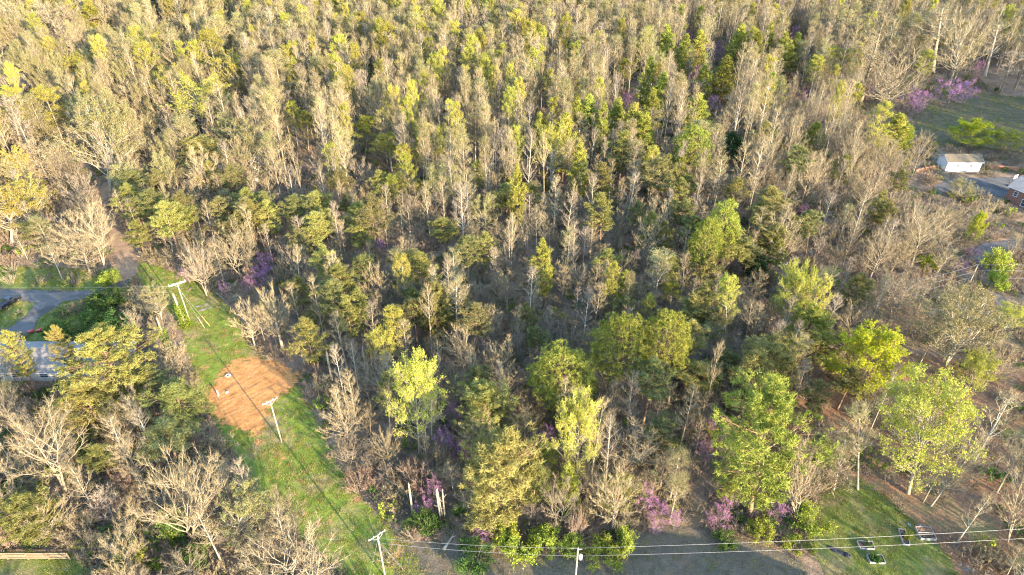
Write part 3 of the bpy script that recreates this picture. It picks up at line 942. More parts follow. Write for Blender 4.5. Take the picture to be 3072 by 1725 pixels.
# ------------------------------------------------------------------ the trees one can pick out in the photograph
# crop, kind, top x, top y, crown width (enlarged crop pixels), height in m or base x,y ; what it looks like
HEROES = '''
1 B 400 5 700 520,380 huge fan shaped tan leafless tree
1 P 30 160 220 15 olive pine by the left edge behind the fan shaped tree
1 I 590 395 240 14 blue green leafing tree below the fan shaped tree
1 G 1260 495 260 21 mustard tree half hidden behind the broad mustard tree
1 G 1450 555 480 1545,1040 broad mustard tree with pale trunk
1 G 1740 385 340 1770,830 mustard tree with stark white fanned limbs
1 W 985 585 280 1040,930 grey white fan shaped leafless tree
1 N 2060 385 230 26 tall tan budding column tree
1 Y 320 675 260 21 yellow tree with long leaning trunk
1 Q 740 690 500 830,1440 great budding tree with twin white trunks
1 Q 1900 925 520 1940,1390 wide budding dome with white spreading limbs
1 V 60 715 300 210,1260 bare tan tree leaning over the lane
1 N 380 1065 250 490,1446 narrow budding tree beside the lane
1 G 60 1120 240 16 mustard tree at the left edge
1 G 190 1325 260 14 low mustard tree at the left edge
1 P 1480 1045 420 14 layered olive pine above the purple hollow
1 P 980 1300 260 13 low olive pine under the twin white trunks
1 Y 2200 765 130 2250,1120 slim fresh green tree of a pair
1 Y 2310 835 130 2330,1150 shorter fresh green tree of a pair
1 N 930 300 210 25 olive budding tree with split top
1 Y 1050 330 180 24 yellow olive tree behind the grey white fan tree
1 N 1600 120 190 26 high budding dome above the white limbed mustard tree
1 N 1260 260 200 25 round budding dome in the left stand
1 Y 1350 320 110 23 small lime topped tree in the left stand
1 Y 1560 230 210 25 leaning yellow green dome in the left stand
1 N 2180 130 190 26 budding dome beside the high gap
1 N 2290 80 150 26 tan budding spire at the left stand
1 Y 2540 270 160 25 yellow dome over a shaded gap
1 Y 2510 420 150 24 lower yellow dome over a shaded gap
1 D 820 130 90 12 dark cedar under the upper budding trees
1 B 560 800 260 18 tan leafless tree left of the twin trunks
1 B 480 180 300 20 second tan leafless tree in front of the fan shaped tree
1 E 660 10 180 20 green pine at the top edge
1 B 1180 700 220 15 low grey leafless tree under the mustard trees
1 V 1640 640 180 22 thin tan tree right of the broad mustard tree
1 B 2420 1080 200 16 rusty leafless tree at a shaded gap
1 B 560 1300 280 14 small tan leafless tree by the lane edge
1 B 1080 1080 240 10 mauve grey bare tree at the purple hollow
2 Y 140 100 130 25 bright small dome left of the lime pair
2 Y 280 150 120 25 upper lime dome of the lime pair
2 Y 330 190 210 26 broad lime dome of the lime pair
2 N 430 50 140 26 pale budding dome right of the lime pair
2 N 550 110 120 26 tan budding spire right of the lime pair
2 Y 730 10 130 26 pale lime tree at the top edge
2 Y 860 170 140 25 olive dome with bare side
2 Y 980 280 130 25 bright yellow dome in the middle of the stand
2 Y 760 370 110 24 small bright dome beside a dead pole
2 Y 700 410 120 24 bright yellow half dome lower of two
2 N 960 220 120 25 tan olive dome behind the bright yellow dome
2 N 1130 240 80 25 narrow tan spire near the bright yellow dome
2 Y 1320 80 150 26 bushy yellow green crown at the far stand
2 Y 1430 170 140 26 ragged yellow green crown at the far stand
2 Y 1700 120 120 26 tall bright yellow spire in the far stand
2 Y 290 450 120 23 fresh green dome above a cedar
2 Y 100 340 100 24 little yellow dome at a shadow gap
2 N 30 260 130 25 brown budding dome near a shadow gap
2 Y 50 530 140 24 pale yellow dome under the little yellow dome
2 Y 1460 380 120 25 thin yellow tree among white stems
2 Y 1160 510 110 23 tiny leafing tree among white stems
2 N 1050 600 160 24 olive cloud crown mid stand
2 N 690 570 90 24 slim olive tree mid stand
2 N 590 460 100 24 slim tan olive tree mid stand
2 Y 2140 440 140 2120,690 leafing tree standing behind a redbud
2 Y 1340 600 120 24 yellow tipped fork tree mid stand
2 N 1710 620 120 24 pale olive dome right of the fork tree
2 V 2250 580 130 2240,790 tan spire beside the green pine column
2 Y 210 870 240 180,1190 yellow green tree with ragged top
2 Y 350 1010 240 380,1290 yellow green tree right of the ragged one
2 I 690 980 330 18 wide yellow green dome at the stand's front
2 N 1010 850 230 1010,1310 tall pale tree with layered white limbs
2 G 1600 910 340 1580,1445 tall golden tree with white forked trunk
2 W 1960 850 210 1910,1290 white leafless tree against dark pines
2 W 820 490 200 830,900 pale leafless vase tree in the stand
2 B 300 690 210 22 tan leafless vase tree left in the stand
2 B 540 230 160 24 tan leafless vase tree high in the stand
2 B 130 1190 230 13 rusty round leafless tree at the left gap
2 Q 760 1220 330 16 tan budding dome before the wide yellow dome
2 Y 380 1330 130 12 low lime sapling tree before the wide dome
2 N 940 1290 150 18 olive tree right of the tan budding dome
2 E 1330 1260 149 20 slim green pine among bare trunks
2 Y 1320 960 130 20 lone yellow sprig tree between bare trunks
2 E 1780 750 161 20 green pine left in the upper pine row
2 E 1870 735 206 20 tallest green pine of the upper pine row
2 E 1980 800 172 19 middle green pine of the upper pine row
2 E 2090 760 195 20 right green pine of the upper pine row
2 E 2200 800 241 21 rounded yellow green pine by the redbud
2 E 2300 870 206 20 yellow green pine with drooping right side
2 E 2320 215 184 22 dark green pine at the head of the pine column
2 E 2470 205 161 22 right hand green pine at the column head
2 E 2340 430 149 22 narrow green pine in the pine column
2 E 2440 560 184 21 bright green pine low in the pine column
2 B 2480 320 250 15 brown bare tree among the column pines
2 E 2360 680 149 19 lowest green pine in the pine column
2 P 2130 1000 250 19 olive pine with tall pink trunks
2 P 2420 1200 260 18 tattered olive pine beside dark cedars
2 P 1980 1240 190 17 tattered olive pine over reddish trunks
2 E 1690 870 218 21 green pine behind the golden tree
2 E 1500 860 172 19 shaded green pine left of the golden tree
2 E 1810 1080 149 20 dark pine right of the golden trunk
2 D 1480 960 120 9 dark cedar left of the golden tree
2 M 2160 700 110 9 redbud at the upper pine row
2 D 190 470 110 12 dark cedar beneath the fresh green dome
3 E 40 270 149 21 green pine left of the high redbuds
3 E 140 240 184 21 broad green pine left of the high redbuds
3 M 70 225 90 10 small redbud behind the broad green pine
3 E 450 190 172 21 green pine right of the high redbuds
3 E 570 250 184 20 bushy yellow green pine in the upper right grove
3 E 670 180 126 22 slim green pine in the upper right grove
3 E 790 250 149 20 green pine near the far pink redbud
3 E 880 255 126 19 last green pine of the upper right grove
3 E 340 430 218 18 bright green pine among purple redbuds
3 E 180 500 149 15 small fresh pine among purple redbuds
3 M 300 330 210 10 largest of the high redbuds
3 M 90 500 130 10 deep purple redbud in shade
3 M 230 600 110 9 lilac redbud under the fresh pine
3 M 240 720 120 7 pink redbud by the lower green pine
3 M 860 200 90 10 far pink redbud behind the grove
3 M 930 655 90 7 faint pink redbud among tan trees
3 M 1570 395 120 10 pink redbud beneath tall white trees
3 M 1430 620 110 8 mauve redbud by the great bare tree
3 M 1800 660 230 9 pink redbud at the field corner
3 M 1780 740 130 7 low coral redbud at the field corner
3 M 2060 615 250 10 wide purple redbud by the field edge
3 M 2190 610 150 9 pink tipped redbud by the field edge
3 M 2260 440 100 10 redbud between far bare trunks
3 Y 800 325 160 760,640 yellow forked tree right of the grove
3 Y 1030 425 140 18 bright yellow tree in the right stand
3 Y 1120 355 200 18 pale lime twin crown in the right stand
3 Y 1230 370 140 17 lime tree right of the twin crown
3 N 1260 80 130 24 budding tree above a fallen limb
3 Y 1430 100 120 23 lime tipped tree in the far right stand
3 Y 1700 5 90 24 lime spray at the top edge
3 Y 2470 50 140 22 yellow tree in the top right corner
3 V 1950 20 420 1880,560 great leaning white tree behind the field
3 W 2170 60 420 2000,680 white trunked tree standing in redbuds
3 V 1530 80 360 1340,780 tall leaning bare tree left of the great bare tree
3 X 1650 350 560 1530,860 great spreading bare tree by the field
3 V 2400 150 260 2280,570 bare tree beyond the field
3 V 2500 380 220 2400,700 bare tree at the field's right end
3 L 2220 915 310 9 rounded bright green tree behind the white shed
3 I 2490 985 250 8 grey green tree right of the bright round one
3 E 1640 870 264 17 yellow green pine by the field corner
3 L 1690 950 150 9 bright lime tree by the field corner
3 E 1020 920 180 950,1190 yellow green pine standing alone in tan trees
3 R 100 960 290 20 large yellow green pine with dark undergrowth
3 P 640 915 190 17 layered pine in the tan wood
3 P 890 1110 230 17 tall layered pine above the red trunk
3 E 110 715 252 18 bright green pine at the left margin
3 D 380 1000 260 10 dark cedar thicket beneath the large pine
3 D 210 860 170 9 dark cedar behind the large pine
3 B 750 745 320 15 tan leafless dome in the right stand
3 B 320 830 210 14 tan bare tree left of the tan dome
3 B 1020 700 260 17 fine twigged tan tree mid right
3 B 1340 930 200 16 fine twigged tan tree left of the driveway
3 B 1130 900 200 16 fine twigged grey tree mid right
3 Q 2130 1355 220 6 orange yellow bush tree by the dark driveway
3 B 1850 1000 220 14 grey bare tree leaning to the white shed
3 B 1700 1150 330 16 bare tree before the driveway
3 B 1450 1250 300 16 bare tree with pale limbs mid right
3 V 300 20 120 24 white stem at the top of the right stand
4 P 960 -40 260 15 olive pine left in the lane side clump
4 P 1110 -10 280 17 olive pine at the head of the lane side clump
4 P 1230 90 230 16 olive pine right in the lane side clump
4 P 1000 230 200 11 low olive pine in the lane side clump
4 P 1640 45 200 15 bright clumped pine over pale trunks
4 P 2000 70 190 15 second clumped pine right of the bright one
4 P 2200 30 230 16 wide clumped pine right of the second one
4 P 2370 170 210 15 pine right of the wide clumped pine
4 P 2430 420 210 15 tall pine left of the shaded wood
4 P 2490 690 270 17 dark ladder pine with drooping tiers
4 P 2300 945 270 2400,1446 olive pine at the dirt corner
4 W 680 50 260 790,575 tall bare tree leaning over the drive
4 B 500 160 340 14 tan bare tree behind the leaning one
4 B 560 330 360 11 low tan tree with pink haze at the lane
4 G 70 -40 380 90,385 yellow green spreading tree at the left edge
4 X 1720 225 360 1820,650 broad grey vase tree in the wood edge
4 B 1430 370 220 15 bare tree left of the broad grey vase
4 B 1500 430 260 1570,760 twin pale trunk tree at the clearing head
4 B 1990 680 270 2130,1200 ivy thick leaning tree with pinkish crown
4 B 1830 830 260 12 small rusty bare tree at the clearing edge
4 W 1280 200 240 1300,475 pale bare tree leaning right of the pines
4 M 1990 475 190 6 bright purple redbud in the dark wood
4 M 1950 555 210 6 wide purple redbud in the dark wood
4 M 1670 675 100 5 small magenta redbud by the twin trunks
4 M 1860 640 120 5 pale redbud under the vase tree
4 M 1390 560 150 5 pink redbud beside the utility pole
4 O 730 1060 620 19 great olive yellow pine beside the house
4 O 400 1020 170 14 narrow pine left of the great yellow pine
4 O 30 1060 180 13 pine at the left edge above the roof
4 Q 1130 720 240 9 yellow tan bush tree beside the cut trunk
4 B 970 880 160 8 little bare tree above the great yellow pine
4 B 1170 940 250 10 bare tree left of the ivy trunk
4 B 1220 1270 320 9 grey bare tree by the dirt patch
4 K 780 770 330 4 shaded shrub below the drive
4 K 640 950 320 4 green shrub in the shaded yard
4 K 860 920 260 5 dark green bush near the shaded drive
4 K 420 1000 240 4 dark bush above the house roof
4 S 790 600 160 4 yellow green bush where lane meets drive
4 T 560 830 180 3 dark brush heap by the drive
4 B 30 1180 260 9 bare tree before the house roof
5 P 210 40 240 18 tall pine with pink trunk left of centre
5 P 760 200 210 800,480 small pine on a leaning trunk
5 Q 1080 20 230 1080,330 tan budding tree with pale trunk mid wood
5 W 970 -10 160 975,270 white bare tree left of the tan budding one
5 W 1380 105 190 1400,465 white bare tree right of the tan budding one
5 P 1100 310 210 1060,690 pine on a leaning red trunk
5 P 940 350 210 15 grey pine beside the leaning red trunk
5 B 1260 400 180 12 tan bare tree over the shaded hollow
5 E 1510 355 180 1530,860 slim bright pine on a tall red stem
5 P 600 465 240 15 grey olive pine mid wood
5 Y 450 490 160 17 thin yellow tree left of the grey olive pine
5 N 860 620 230 870,1100 pale budding tree on a long grey trunk
5 F 690 700 290 15 broad soft olive pine mid wood
5 Y 390 865 210 440,1300 bright yellow topped column tree
5 I 300 1030 240 11 green shoulder tree beside the yellow column
5 P 540 820 240 12 olive grey pine right of the yellow column
5 Y 2060 550 120 14 small golden cone tree
5 N 2180 620 110 13 small tan cone tree
5 Y 2040 700 170 11 pale yellow crown under the golden cone
5 W 2340 190 260 2300,620 white crooked bare tree in the shaded wood
5 W 2110 120 160 2090,400 pale bare tree left of the crooked white one
5 P 1970 10 220 1950,500 layered pine on a tall pink stem
5 B 1780 560 290 11 broad grey bare tree in shade
5 B 1690 480 160 12 rusty bare tree before the slim bright pine
5 P 1400 855 160 11 small olive pine in the hollow
5 P 1470 1030 190 10 low olive pine in the hollow
5 X 840 1000 280 940,1370 dead stringy vine draped tree
5 B 1130 870 260 11 grey leafless tree in the hollow
5 B 1130 1120 220 10 pale leafless tree low in the hollow
5 R 2130 985 470 19 great round green pine
5 R 1680 1210 500 15 wide green pine left of the great round one
5 R 2480 930 390 20 round green pine right of the great one
5 P 30 790 210 16 drooping pine at the dark gap
5 P 1040 1330 220 12 olive pine with splayed branches
5 N 2420 460 210 15 pale budding tree right of the crooked white one
5 Y 2500 680 160 2480,900 white yellow sapling tree by brown litter
5 Y 2330 790 110 10 little yellow sapling in the brown litter
5 M 290 360 120 5 pink redbud in the dark gap
5 B 1250 620 300 11 dim grey tree in the shaded hollow
5 B 1500 1180 200 11 bare tree by the wide green pine
5 E 2150 600 150 11 dark green pine behind the tan cone
5 B 240 560 240 14 grey bare tree beside the dark gap
5 V 900 -60 150 20 tan slender tree right of small pine
5 B 430 740 180 8 rusty small tree under thin yellow tree
6 R 200 210 250 100,800 tall pine at the grove's left with pink stem
6 R 340 90 270 21 tallest pine of the sunlit grove
6 P 400 250 310 250,680 feathery pine on the grove's right
6 P 700 -20 310 16 layered pine right of the sunlit grove
6 P 960 135 180 920,540 lone layered pine on a slanting stem
6 D 590 465 210 8 rounded dark cedar at the grove foot
6 Y 350 615 170 310,1200 thin topped pale tree by brown litter
6 B 510 650 240 8 rounded tan thicket tree
6 I 900 545 310 19 tall golden green leafing tree
6 G 1040 625 260 17 golden feathery tree beside the tall leafing one
6 A 1000 880 470 14 dense green pine below the golden tree
6 O 720 1180 520 14 wide olive green pine below the brown litter
6 L 1500 1055 570 16 great bright lime maple
6 Q 2150 720 640 1985,1310 great grey green budding dome
6 W 755 150 330 760,600 white crooked dead tree in tan woods
6 B 1330 190 170 14 white headed bare tree in tan woods
6 B 1530 300 310 1400,690 leaning bare tree above the wires
6 W 1860 100 330 1720,570 tall leaning bare tree mid right
6 W 2060 400 240 1900,640 leaning pale tree beside the wires
6 L 2270 160 120 10 narrow bright lime tree near the brick house
6 S 2420 450 220 6 yellow shrub tree right of the track
6 S 2400 600 180 5 lower yellow shrub right of the track
6 I 2510 870 230 7 green tree at the right edge
6 B 1680 670 300 11 dark bare tree under the wires
6 B 1190 390 190 1140,580 pale forked tree in tan woods
6 I 2290 1220 280 11 yellow green tree under the budding dome
6 M 2200 420 110 4 pink redbud beside the track
6 M 2120 520 120 4 small pink redbud left of the wire pole
6 M 930 90 100 5 faint redbud in tan woods
6 B 1330 830 300 11 brown bare tree left of the budding dome
6 B 1560 930 260 10 fine twigged tree above the lime maple
6 B 1800 40 260 15 tan tree above the tall leaning one
6 B 2080 60 300 13 tan leafless tree below the driveway
6 B 2350 30 220 11 tan leafless tree before the brick house
6 S 1880 470 170 4 olive shrub under the leaning pale tree
7 P 1330 30 460 1400,375 grey olive pine beside the dirt patch
7 P 1250 285 410 1340,600 olive pine below the grey olive one
7 O 620 40 540 11 low olive pine under the great yellow pine
7 W 270 170 560 505,830 great pale leafless tree by the left edge
7 B 140 480 360 340,740 second pale tree before the great one
7 B 40 690 220 50,1070 thin bare tree at the left edge
7 F 130 880 430 9 soft olive bush tree above the board fence
7 X 1270 565 640 1460,1190 twisted silver tree with ivy
7 X 1550 600 430 1500,900 silver crooked tree behind the twisted one
7 T 740 830 260 6 grey twiggy bare tree by the path
7 K 1260 960 230 7 ivy covered stump below the twisted tree
7 B 900 1070 380 970,1446 bare tree with ivy clad foot
7 S 960 1230 190 4 ivy mass at the bare tree's foot
7 T 560 1030 330 4 tan thicket above the board fence
7 Q 1950 740 430 1760,1200 tan budding tree beside the clearing
7 X 2150 1180 760 11 large silver leafless crown at the clearing's foot
7 B 1150 680 300 9 tan bare tree left of the twisted tree
7 B 930 400 330 11 grey bare tree between the olive pines
7 D 590 400 150 6 dark cedar beside the great pale tree
7 K 1450 1250 260 4 dark shrub beneath the twisted tree
7 T 1600 430 330 4 tan brush at the dirt patch edge
7 B 1720 1020 280 7 grey bare tree left of the clearing
7 W 1380 1310 330 6 dead forked white tree in green shade
7 P 720 480 230 8 small olive pine left of the olive pair
8 B 200 140 170 220,370 small tan tree at the clearing edge
8 B 310 320 220 365,640 leaning tan tree at the clearing edge
8 I 550 -230 420 590,545 grey green tree on a long white trunk
8 T 120 680 270 4 tan brush along the clearing edge
8 M 760 360 170 6 pink redbud right of the white trunk
8 M 880 440 150 5 low purple redbud right of the white trunk
8 M 850 150 190 7 shaded violet redbud behind the pink one
8 M 690 735 180 6 magenta redbud over broken trunks
8 M 610 880 160 4 violet redbud beside broken trunks
8 M 1060 1085 230 4 dusky redbud above the wires
8 M 2300 790 200 6 pink redbud in grey thicket
8 M 2400 910 200 5 larger pink redbud near the lawn
8 M 2365 1040 130 3 low coral redbud near the lawn
8 M 2530 980 110 4 lilac redbud near the lawn
8 M 1560 325 120 4 pink redbud under the lime yellow tree
8 T 1430 130 280 5 rust coloured bush under the wide pine
8 F 1090 15 460 13 broad olive pine below the olive splayed one
8 F 1210 365 540 1110,1095 biggest soft olive pine
8 P 1390 500 260 11 olive pine at the biggest pine's side
8 E 1700 600 170 1730,965 thin green pine above the shrubs
8 E 1540 460 200 9 green pine left of the lime yellow tree
8 I 1800 65 350 1785,830 lime yellow tree on a tall straight trunk
8 X 2160 290 720 2170,640 wide cream limbed bare tree
8 B 2060 635 380 2040,1130 fine grey bare tree above the lawn
8 B 1640 720 330 1635,1120 low grey bare tree above the shrubs
8 B 1000 770 280 7 tan bare tree left of the biggest pine
8 B 1870 620 300 8 bare tree right of the straight trunk
8 S 1250 1080 270 4 lime shrub under the biggest pine
8 S 1340 1150 320 4 broad yellow shrub by the wires
8 S 1560 1120 270 4 yellow green shrub left of the wire pole
8 S 1740 1170 200 3 leafy shrub behind the wire pole
8 S 2120 1130 230 4 leafy shrub right of the wire pole
8 S 1990 1240 320 3 spreading yellow shrub by the lawn
8 S 1400 1270 150 2 small lime shrub on the brown lawn
8 K 1000 1230 320 4 dark green shrub under the wires
8 K 620 990 220 4 green shrub beneath the violet redbud
8 T 350 1250 220 3 tan dry brush at the wire pole foot
8 T 560 600 330 7 tan brushy tree beside broken trunks
8 B 2450 560 330 8 pale curving bare tree right of the cream one
9 A 690 -10 700 500,1000 great lime green pine above the lawn
9 A 380 640 200 9 small yellow pine at the great pine's foot
9 I 1930 -60 720 1700,830 yellow green leafing tree with dark trunk
9 N 1330 130 260 1320,800 slim yellow tree on a white stem
9 N 1230 380 210 1140,800 leaning yellow tree left of the white stem
9 W 2340 330 330 1870,925 curving pale tree arching right
9 V 1980 590 130 1815,895 slim pale stem beside the curving tree
9 V 2590 430 200 2370,820 dark leaning trunk right of the curving tree
9 W 2580 640 260 2450,1205 pale heavy trunk at the right edge
9 X 980 430 320 850,1045 pale leafless tree by the redbud
9 B 1180 520 260 9 grey bare tree at the litter edge
9 M 190 430 160 5 pink redbud left of the great lime pine
9 M 350 860 120 4 mauve redbud at the great lime pine's foot
9 M 290 960 210 4 lilac redbud beside the lawn
9 M 760 880 170 5 dusky pink redbud by the pale tree
9 M 230 260 90 4 coral redbud in tan thicket
9 S 1010 960 300 4 bright lime bush at the lawn corner
9 S 990 1200 90 2 small lime bush by the ditch
9 S 620 1070 230 3 green shrub beside the lilac redbud
9 K 330 1140 200 2 low green shrub on the shaded lawn edge
9 S 860 1180 180 2 olive shrub left of the ditch
9 T 1150 640 330 4 grey thicket behind the lawn
9 T 420 560 240 6 tan thicket under the great lime pine
9 V 2500 60 260 17 brown tree at the right edge
'''
TONE = {'B': 'tan leafless tree', 'W': 'white barked leafless tree', 'X': 'crooked bare tree', 'V': 'slender leafless tree', 'N': 'olive budding tree', 'Y': 'yellow green leafing tree',
        'P': 'olive pine', 'E': 'fresh green pine', 'C': 'bare sapling', 'T': 'bare twiggy shrub', 'S': 'yellow green shrub', 'K': 'dark green shrub', 'D': 'dark cedar', 'I': 'leafing tree', 'G': 'golden tree', 'Q': 'broad budding tree'}
used_labels = set()
CROWNS = []          # (u, v, depth) of the crowns one should be able to see
LAND = []            # (x, y, phrase) of everything with a label that singles it out
BASES = []           # (x, y, crown radius)
COUNT = {}
ARTICLE = {'spire', 'thicket'}


def plant(kind, x, y, h, cw, label, lean=(0.0, 0.0), group=None, proto=None, rz=None):
    """One tree or shrub: an Empty at the root that parents trunk and crown; meshes are shared between alike trees."""
    ps = PROTO[kind]
    k = COUNT.get(kind, 0)
    COUNT[kind] = k + 1
    p = ps[proto if proto is not None else k % len(ps)]
    name, cat, grp = KINDS[kind]
    z = float(gz(x, y))
    t = thing(name, label, cat, (x, y, z), 0, group or grp)
    h0, c0 = p['size']
    t.scale = (cw / c0, cw / c0, h / h0)
    t.rotation_euler = (lean[1], lean[0], rng.uniform(0, 2 * PI) if rz is None else rz)
    t.rotation_mode = 'XYZ'
    if abs(lean[0]) + abs(lean[1]) > 1e-4:
        # lean is given in world axes: spin the tree about its own stem first
        from mathutils import Matrix
        a = rng.uniform(0, 2 * PI)
        mt = Matrix.Rotation(lean[0], 3, 'Y') @ Matrix.Rotation(lean[1], 3, 'X') @ Matrix.Rotation(a, 3, 'Z')
        t.rotation_euler = mt.to_euler('XYZ')
    link('stems' if kind in 'SKT' else 'trunk', p['trunk'], t)
    link('foliage' if kind in 'SK' else 'crown', p['crown'], t)
    BASES.append((x, y, cw / 2))
    return t


for line in HEROES.strip().split('\n'):
    w = line.split()
    c, kind = int(w[0]), w[1]
    tx, ty, cwp = float(w[2]), float(w[3]), float(w[4])
    u, v = px(c, tx, ty)
    lean = (0.0, 0.0)
    if ',' in w[5]:
        bx, by = (float(q) for q in w[5].split(','))
        b = at(*px(c, bx, by))
        d = ray(u, v)
        t = b[1] / d[1]
        top = d * t + np.array([0, 0, CAM_H])
        h = max(3.0, top[2])
        lean = (math.atan2(np.clip(top[0] - b[0], -0.45 * h, 0.45 * h), h), 0.0)
        x, y = b[0], b[1]
    else:
        h = float(w[5])
        p = at(u, v, h * 0.97)
        x, y = p[0], p[1]
    dep = project(x, y, h * 0.7)[2]
    cw = cwp / 2.5146 / F * dep
    lab = ' '.join(w[6:])
    plant(kind, x, y, h, cw, lab, lean)
    cu, cv, cd = project(x + math.tan(lean[0]) * h * 0.7, y, h * 0.72)
    tl = math.tan(lean[0])
    spots = [(0.72, 0), (0.72, -0.5), (0.72, 0.5), (0.9, 0)] if kind not in 'SKTM' else [(0.6, 0), (0.6, -0.4), (0.6, 0.4)]
    if ',' in w[5]:
        spots += [(0.5, 0), (0.3, 0)]
    for fz, fx in spots:
        CROWNS.append(project(x + tl * h * fz + fx * cw / 2, y, h * fz))
    used_labels.add(lab)
    LAND.append((x, y, lab))


# ------------------------------------------------------------------ things built by people
M['wood_pole'] = plain_mat('wood_pole', (0.24, 0.195, 0.14), (0.46, 0.39, 0.29), 2.0, 0.85)
M['wood_arm'] = plain_mat('wood_arm', (0.36, 0.34, 0.30), (0.48, 0.45, 0.41), 2.0, 0.8)
M['metal_grey'] = plain_mat('metal_grey', (0.42, 0.43, 0.44), (0.55, 0.56, 0.57), 2.0, 0.45, 0.3)
M['ceramic'] = plain_mat('ceramic', (0.45, 0.44, 0.42), (0.6, 0.59, 0.57), 2.0, 0.3)
M['wire'] = plain_mat('wire', (0.30, 0.29, 0.28), (0.40, 0.39, 0.37), 2.0, 0.45, 0.5)
M['guard_yellow'] = plain_mat('guard_yellow', (0.75, 0.66, 0.04), (0.82, 0.74, 0.08), 2.0, 0.5)
M['guard_white'] = plain_mat('guard_white', (0.45, 0.42, 0.33), (0.56, 0.52, 0.42), 2.0, 0.5)
M['white_paint'] = plain_mat('white_paint', (0.70, 0.70, 0.70), (0.80, 0.80, 0.79), 1.2, 0.7)
M['shingle_brown'] = plain_mat('shingle_brown', (0.115, 0.095, 0.062), (0.175, 0.145, 0.095), 1.2, 0.9)
M['shingle_grey'] = plain_mat('shingle_grey', (0.20, 0.185, 0.165), (0.28, 0.255, 0.225), 0.8, 0.9)
M['trim'] = plain_mat('trim', (0.62, 0.60, 0.56), (0.74, 0.72, 0.68), 1.2, 0.7)
M['siding'] = plain_mat('siding', (0.52, 0.47, 0.39), (0.62, 0.57, 0.48), 1.2, 0.8)
M['glass_dark'] = plain_mat('glass_dark', (0.03, 0.035, 0.045), (0.06, 0.07, 0.085), 1.0, 0.12, 0.0, 0.5)
M['brick'] = plain_mat('brick', (0.17, 0.085, 0.06), (0.27, 0.145, 0.105), 3.0, 0.9)
M['brick_red'] = plain_mat('brick_red', (0.27, 0.13, 0.085), (0.38, 0.21, 0.14), 2.0, 0.9)
M['board'] = plain_mat('board', (0.19, 0.142, 0.085), (0.33, 0.25, 0.155), 1.6, 0.85)
M['plank_grey'] = plain_mat('plank_grey', (0.24, 0.225, 0.205), (0.40, 0.385, 0.355), 2.0, 0.85)
M['soil'] = plain_mat('soil', (0.05, 0.038, 0.028), (0.10, 0.075, 0.05), 5.0, 0.95)
M['soil_litter'] = plain_mat('soil_litter', (0.12, 0.065, 0.035), (0.33, 0.19, 0.11), 6.0, 0.95)
M['car_black'] = plain_mat('car_black', (0.012, 0.013, 0.016), (0.02, 0.021, 0.025), 1.0, 0.25, 0.0, 0.6)
M['car_blue'] = plain_mat('car_blue', (0.05, 0.055, 0.075), (0.07, 0.075, 0.10), 1.0, 0.3, 0.0, 0.6)
M['chrome'] = plain_mat('chrome', (0.55, 0.56, 0.58), (0.68, 0.69, 0.70), 1.0, 0.2, 0.9)
M['rubber'] = plain_mat('rubber', (0.015, 0.015, 0.016), (0.03, 0.03, 0.03), 3.0, 0.85)
M['lamp_red'] = plain_mat('lamp_red', (0.45, 0.02, 0.02), (0.55, 0.03, 0.03), 1.0, 0.3)
M['tarp_blue'] = plain_mat('tarp_blue', (0.015, 0.10, 0.55), (0.03, 0.17, 0.68), 1.5, 0.45)
M['tarp_dark'] = plain_mat('tarp_dark', (0.018, 0.02, 0.026), (0.05, 0.052, 0.06), 2.0, 0.6)
M['plastic_white'] = plain_mat('plastic_white', (0.55, 0.62, 0.68), (0.74, 0.78, 0.80), 2.0, 0.5)
M['plastic_red'] = plain_mat('plastic_red', (0.55, 0.06, 0.06), (0.68, 0.12, 0.11), 2.0, 0.5)
M['stone'] = plain_mat('stone', (0.16, 0.15, 0.13), (0.28, 0.26, 0.235), 2.5, 0.9)
M['steel_blue'] = plain_mat('steel_blue', (0.40, 0.44, 0.55), (0.55, 0.58, 0.66), 2.0, 0.5)
M['backboard'] = plain_mat('backboard', (0.70, 0.72, 0.74), (0.80, 0.81, 0.82), 2.0, 0.4)


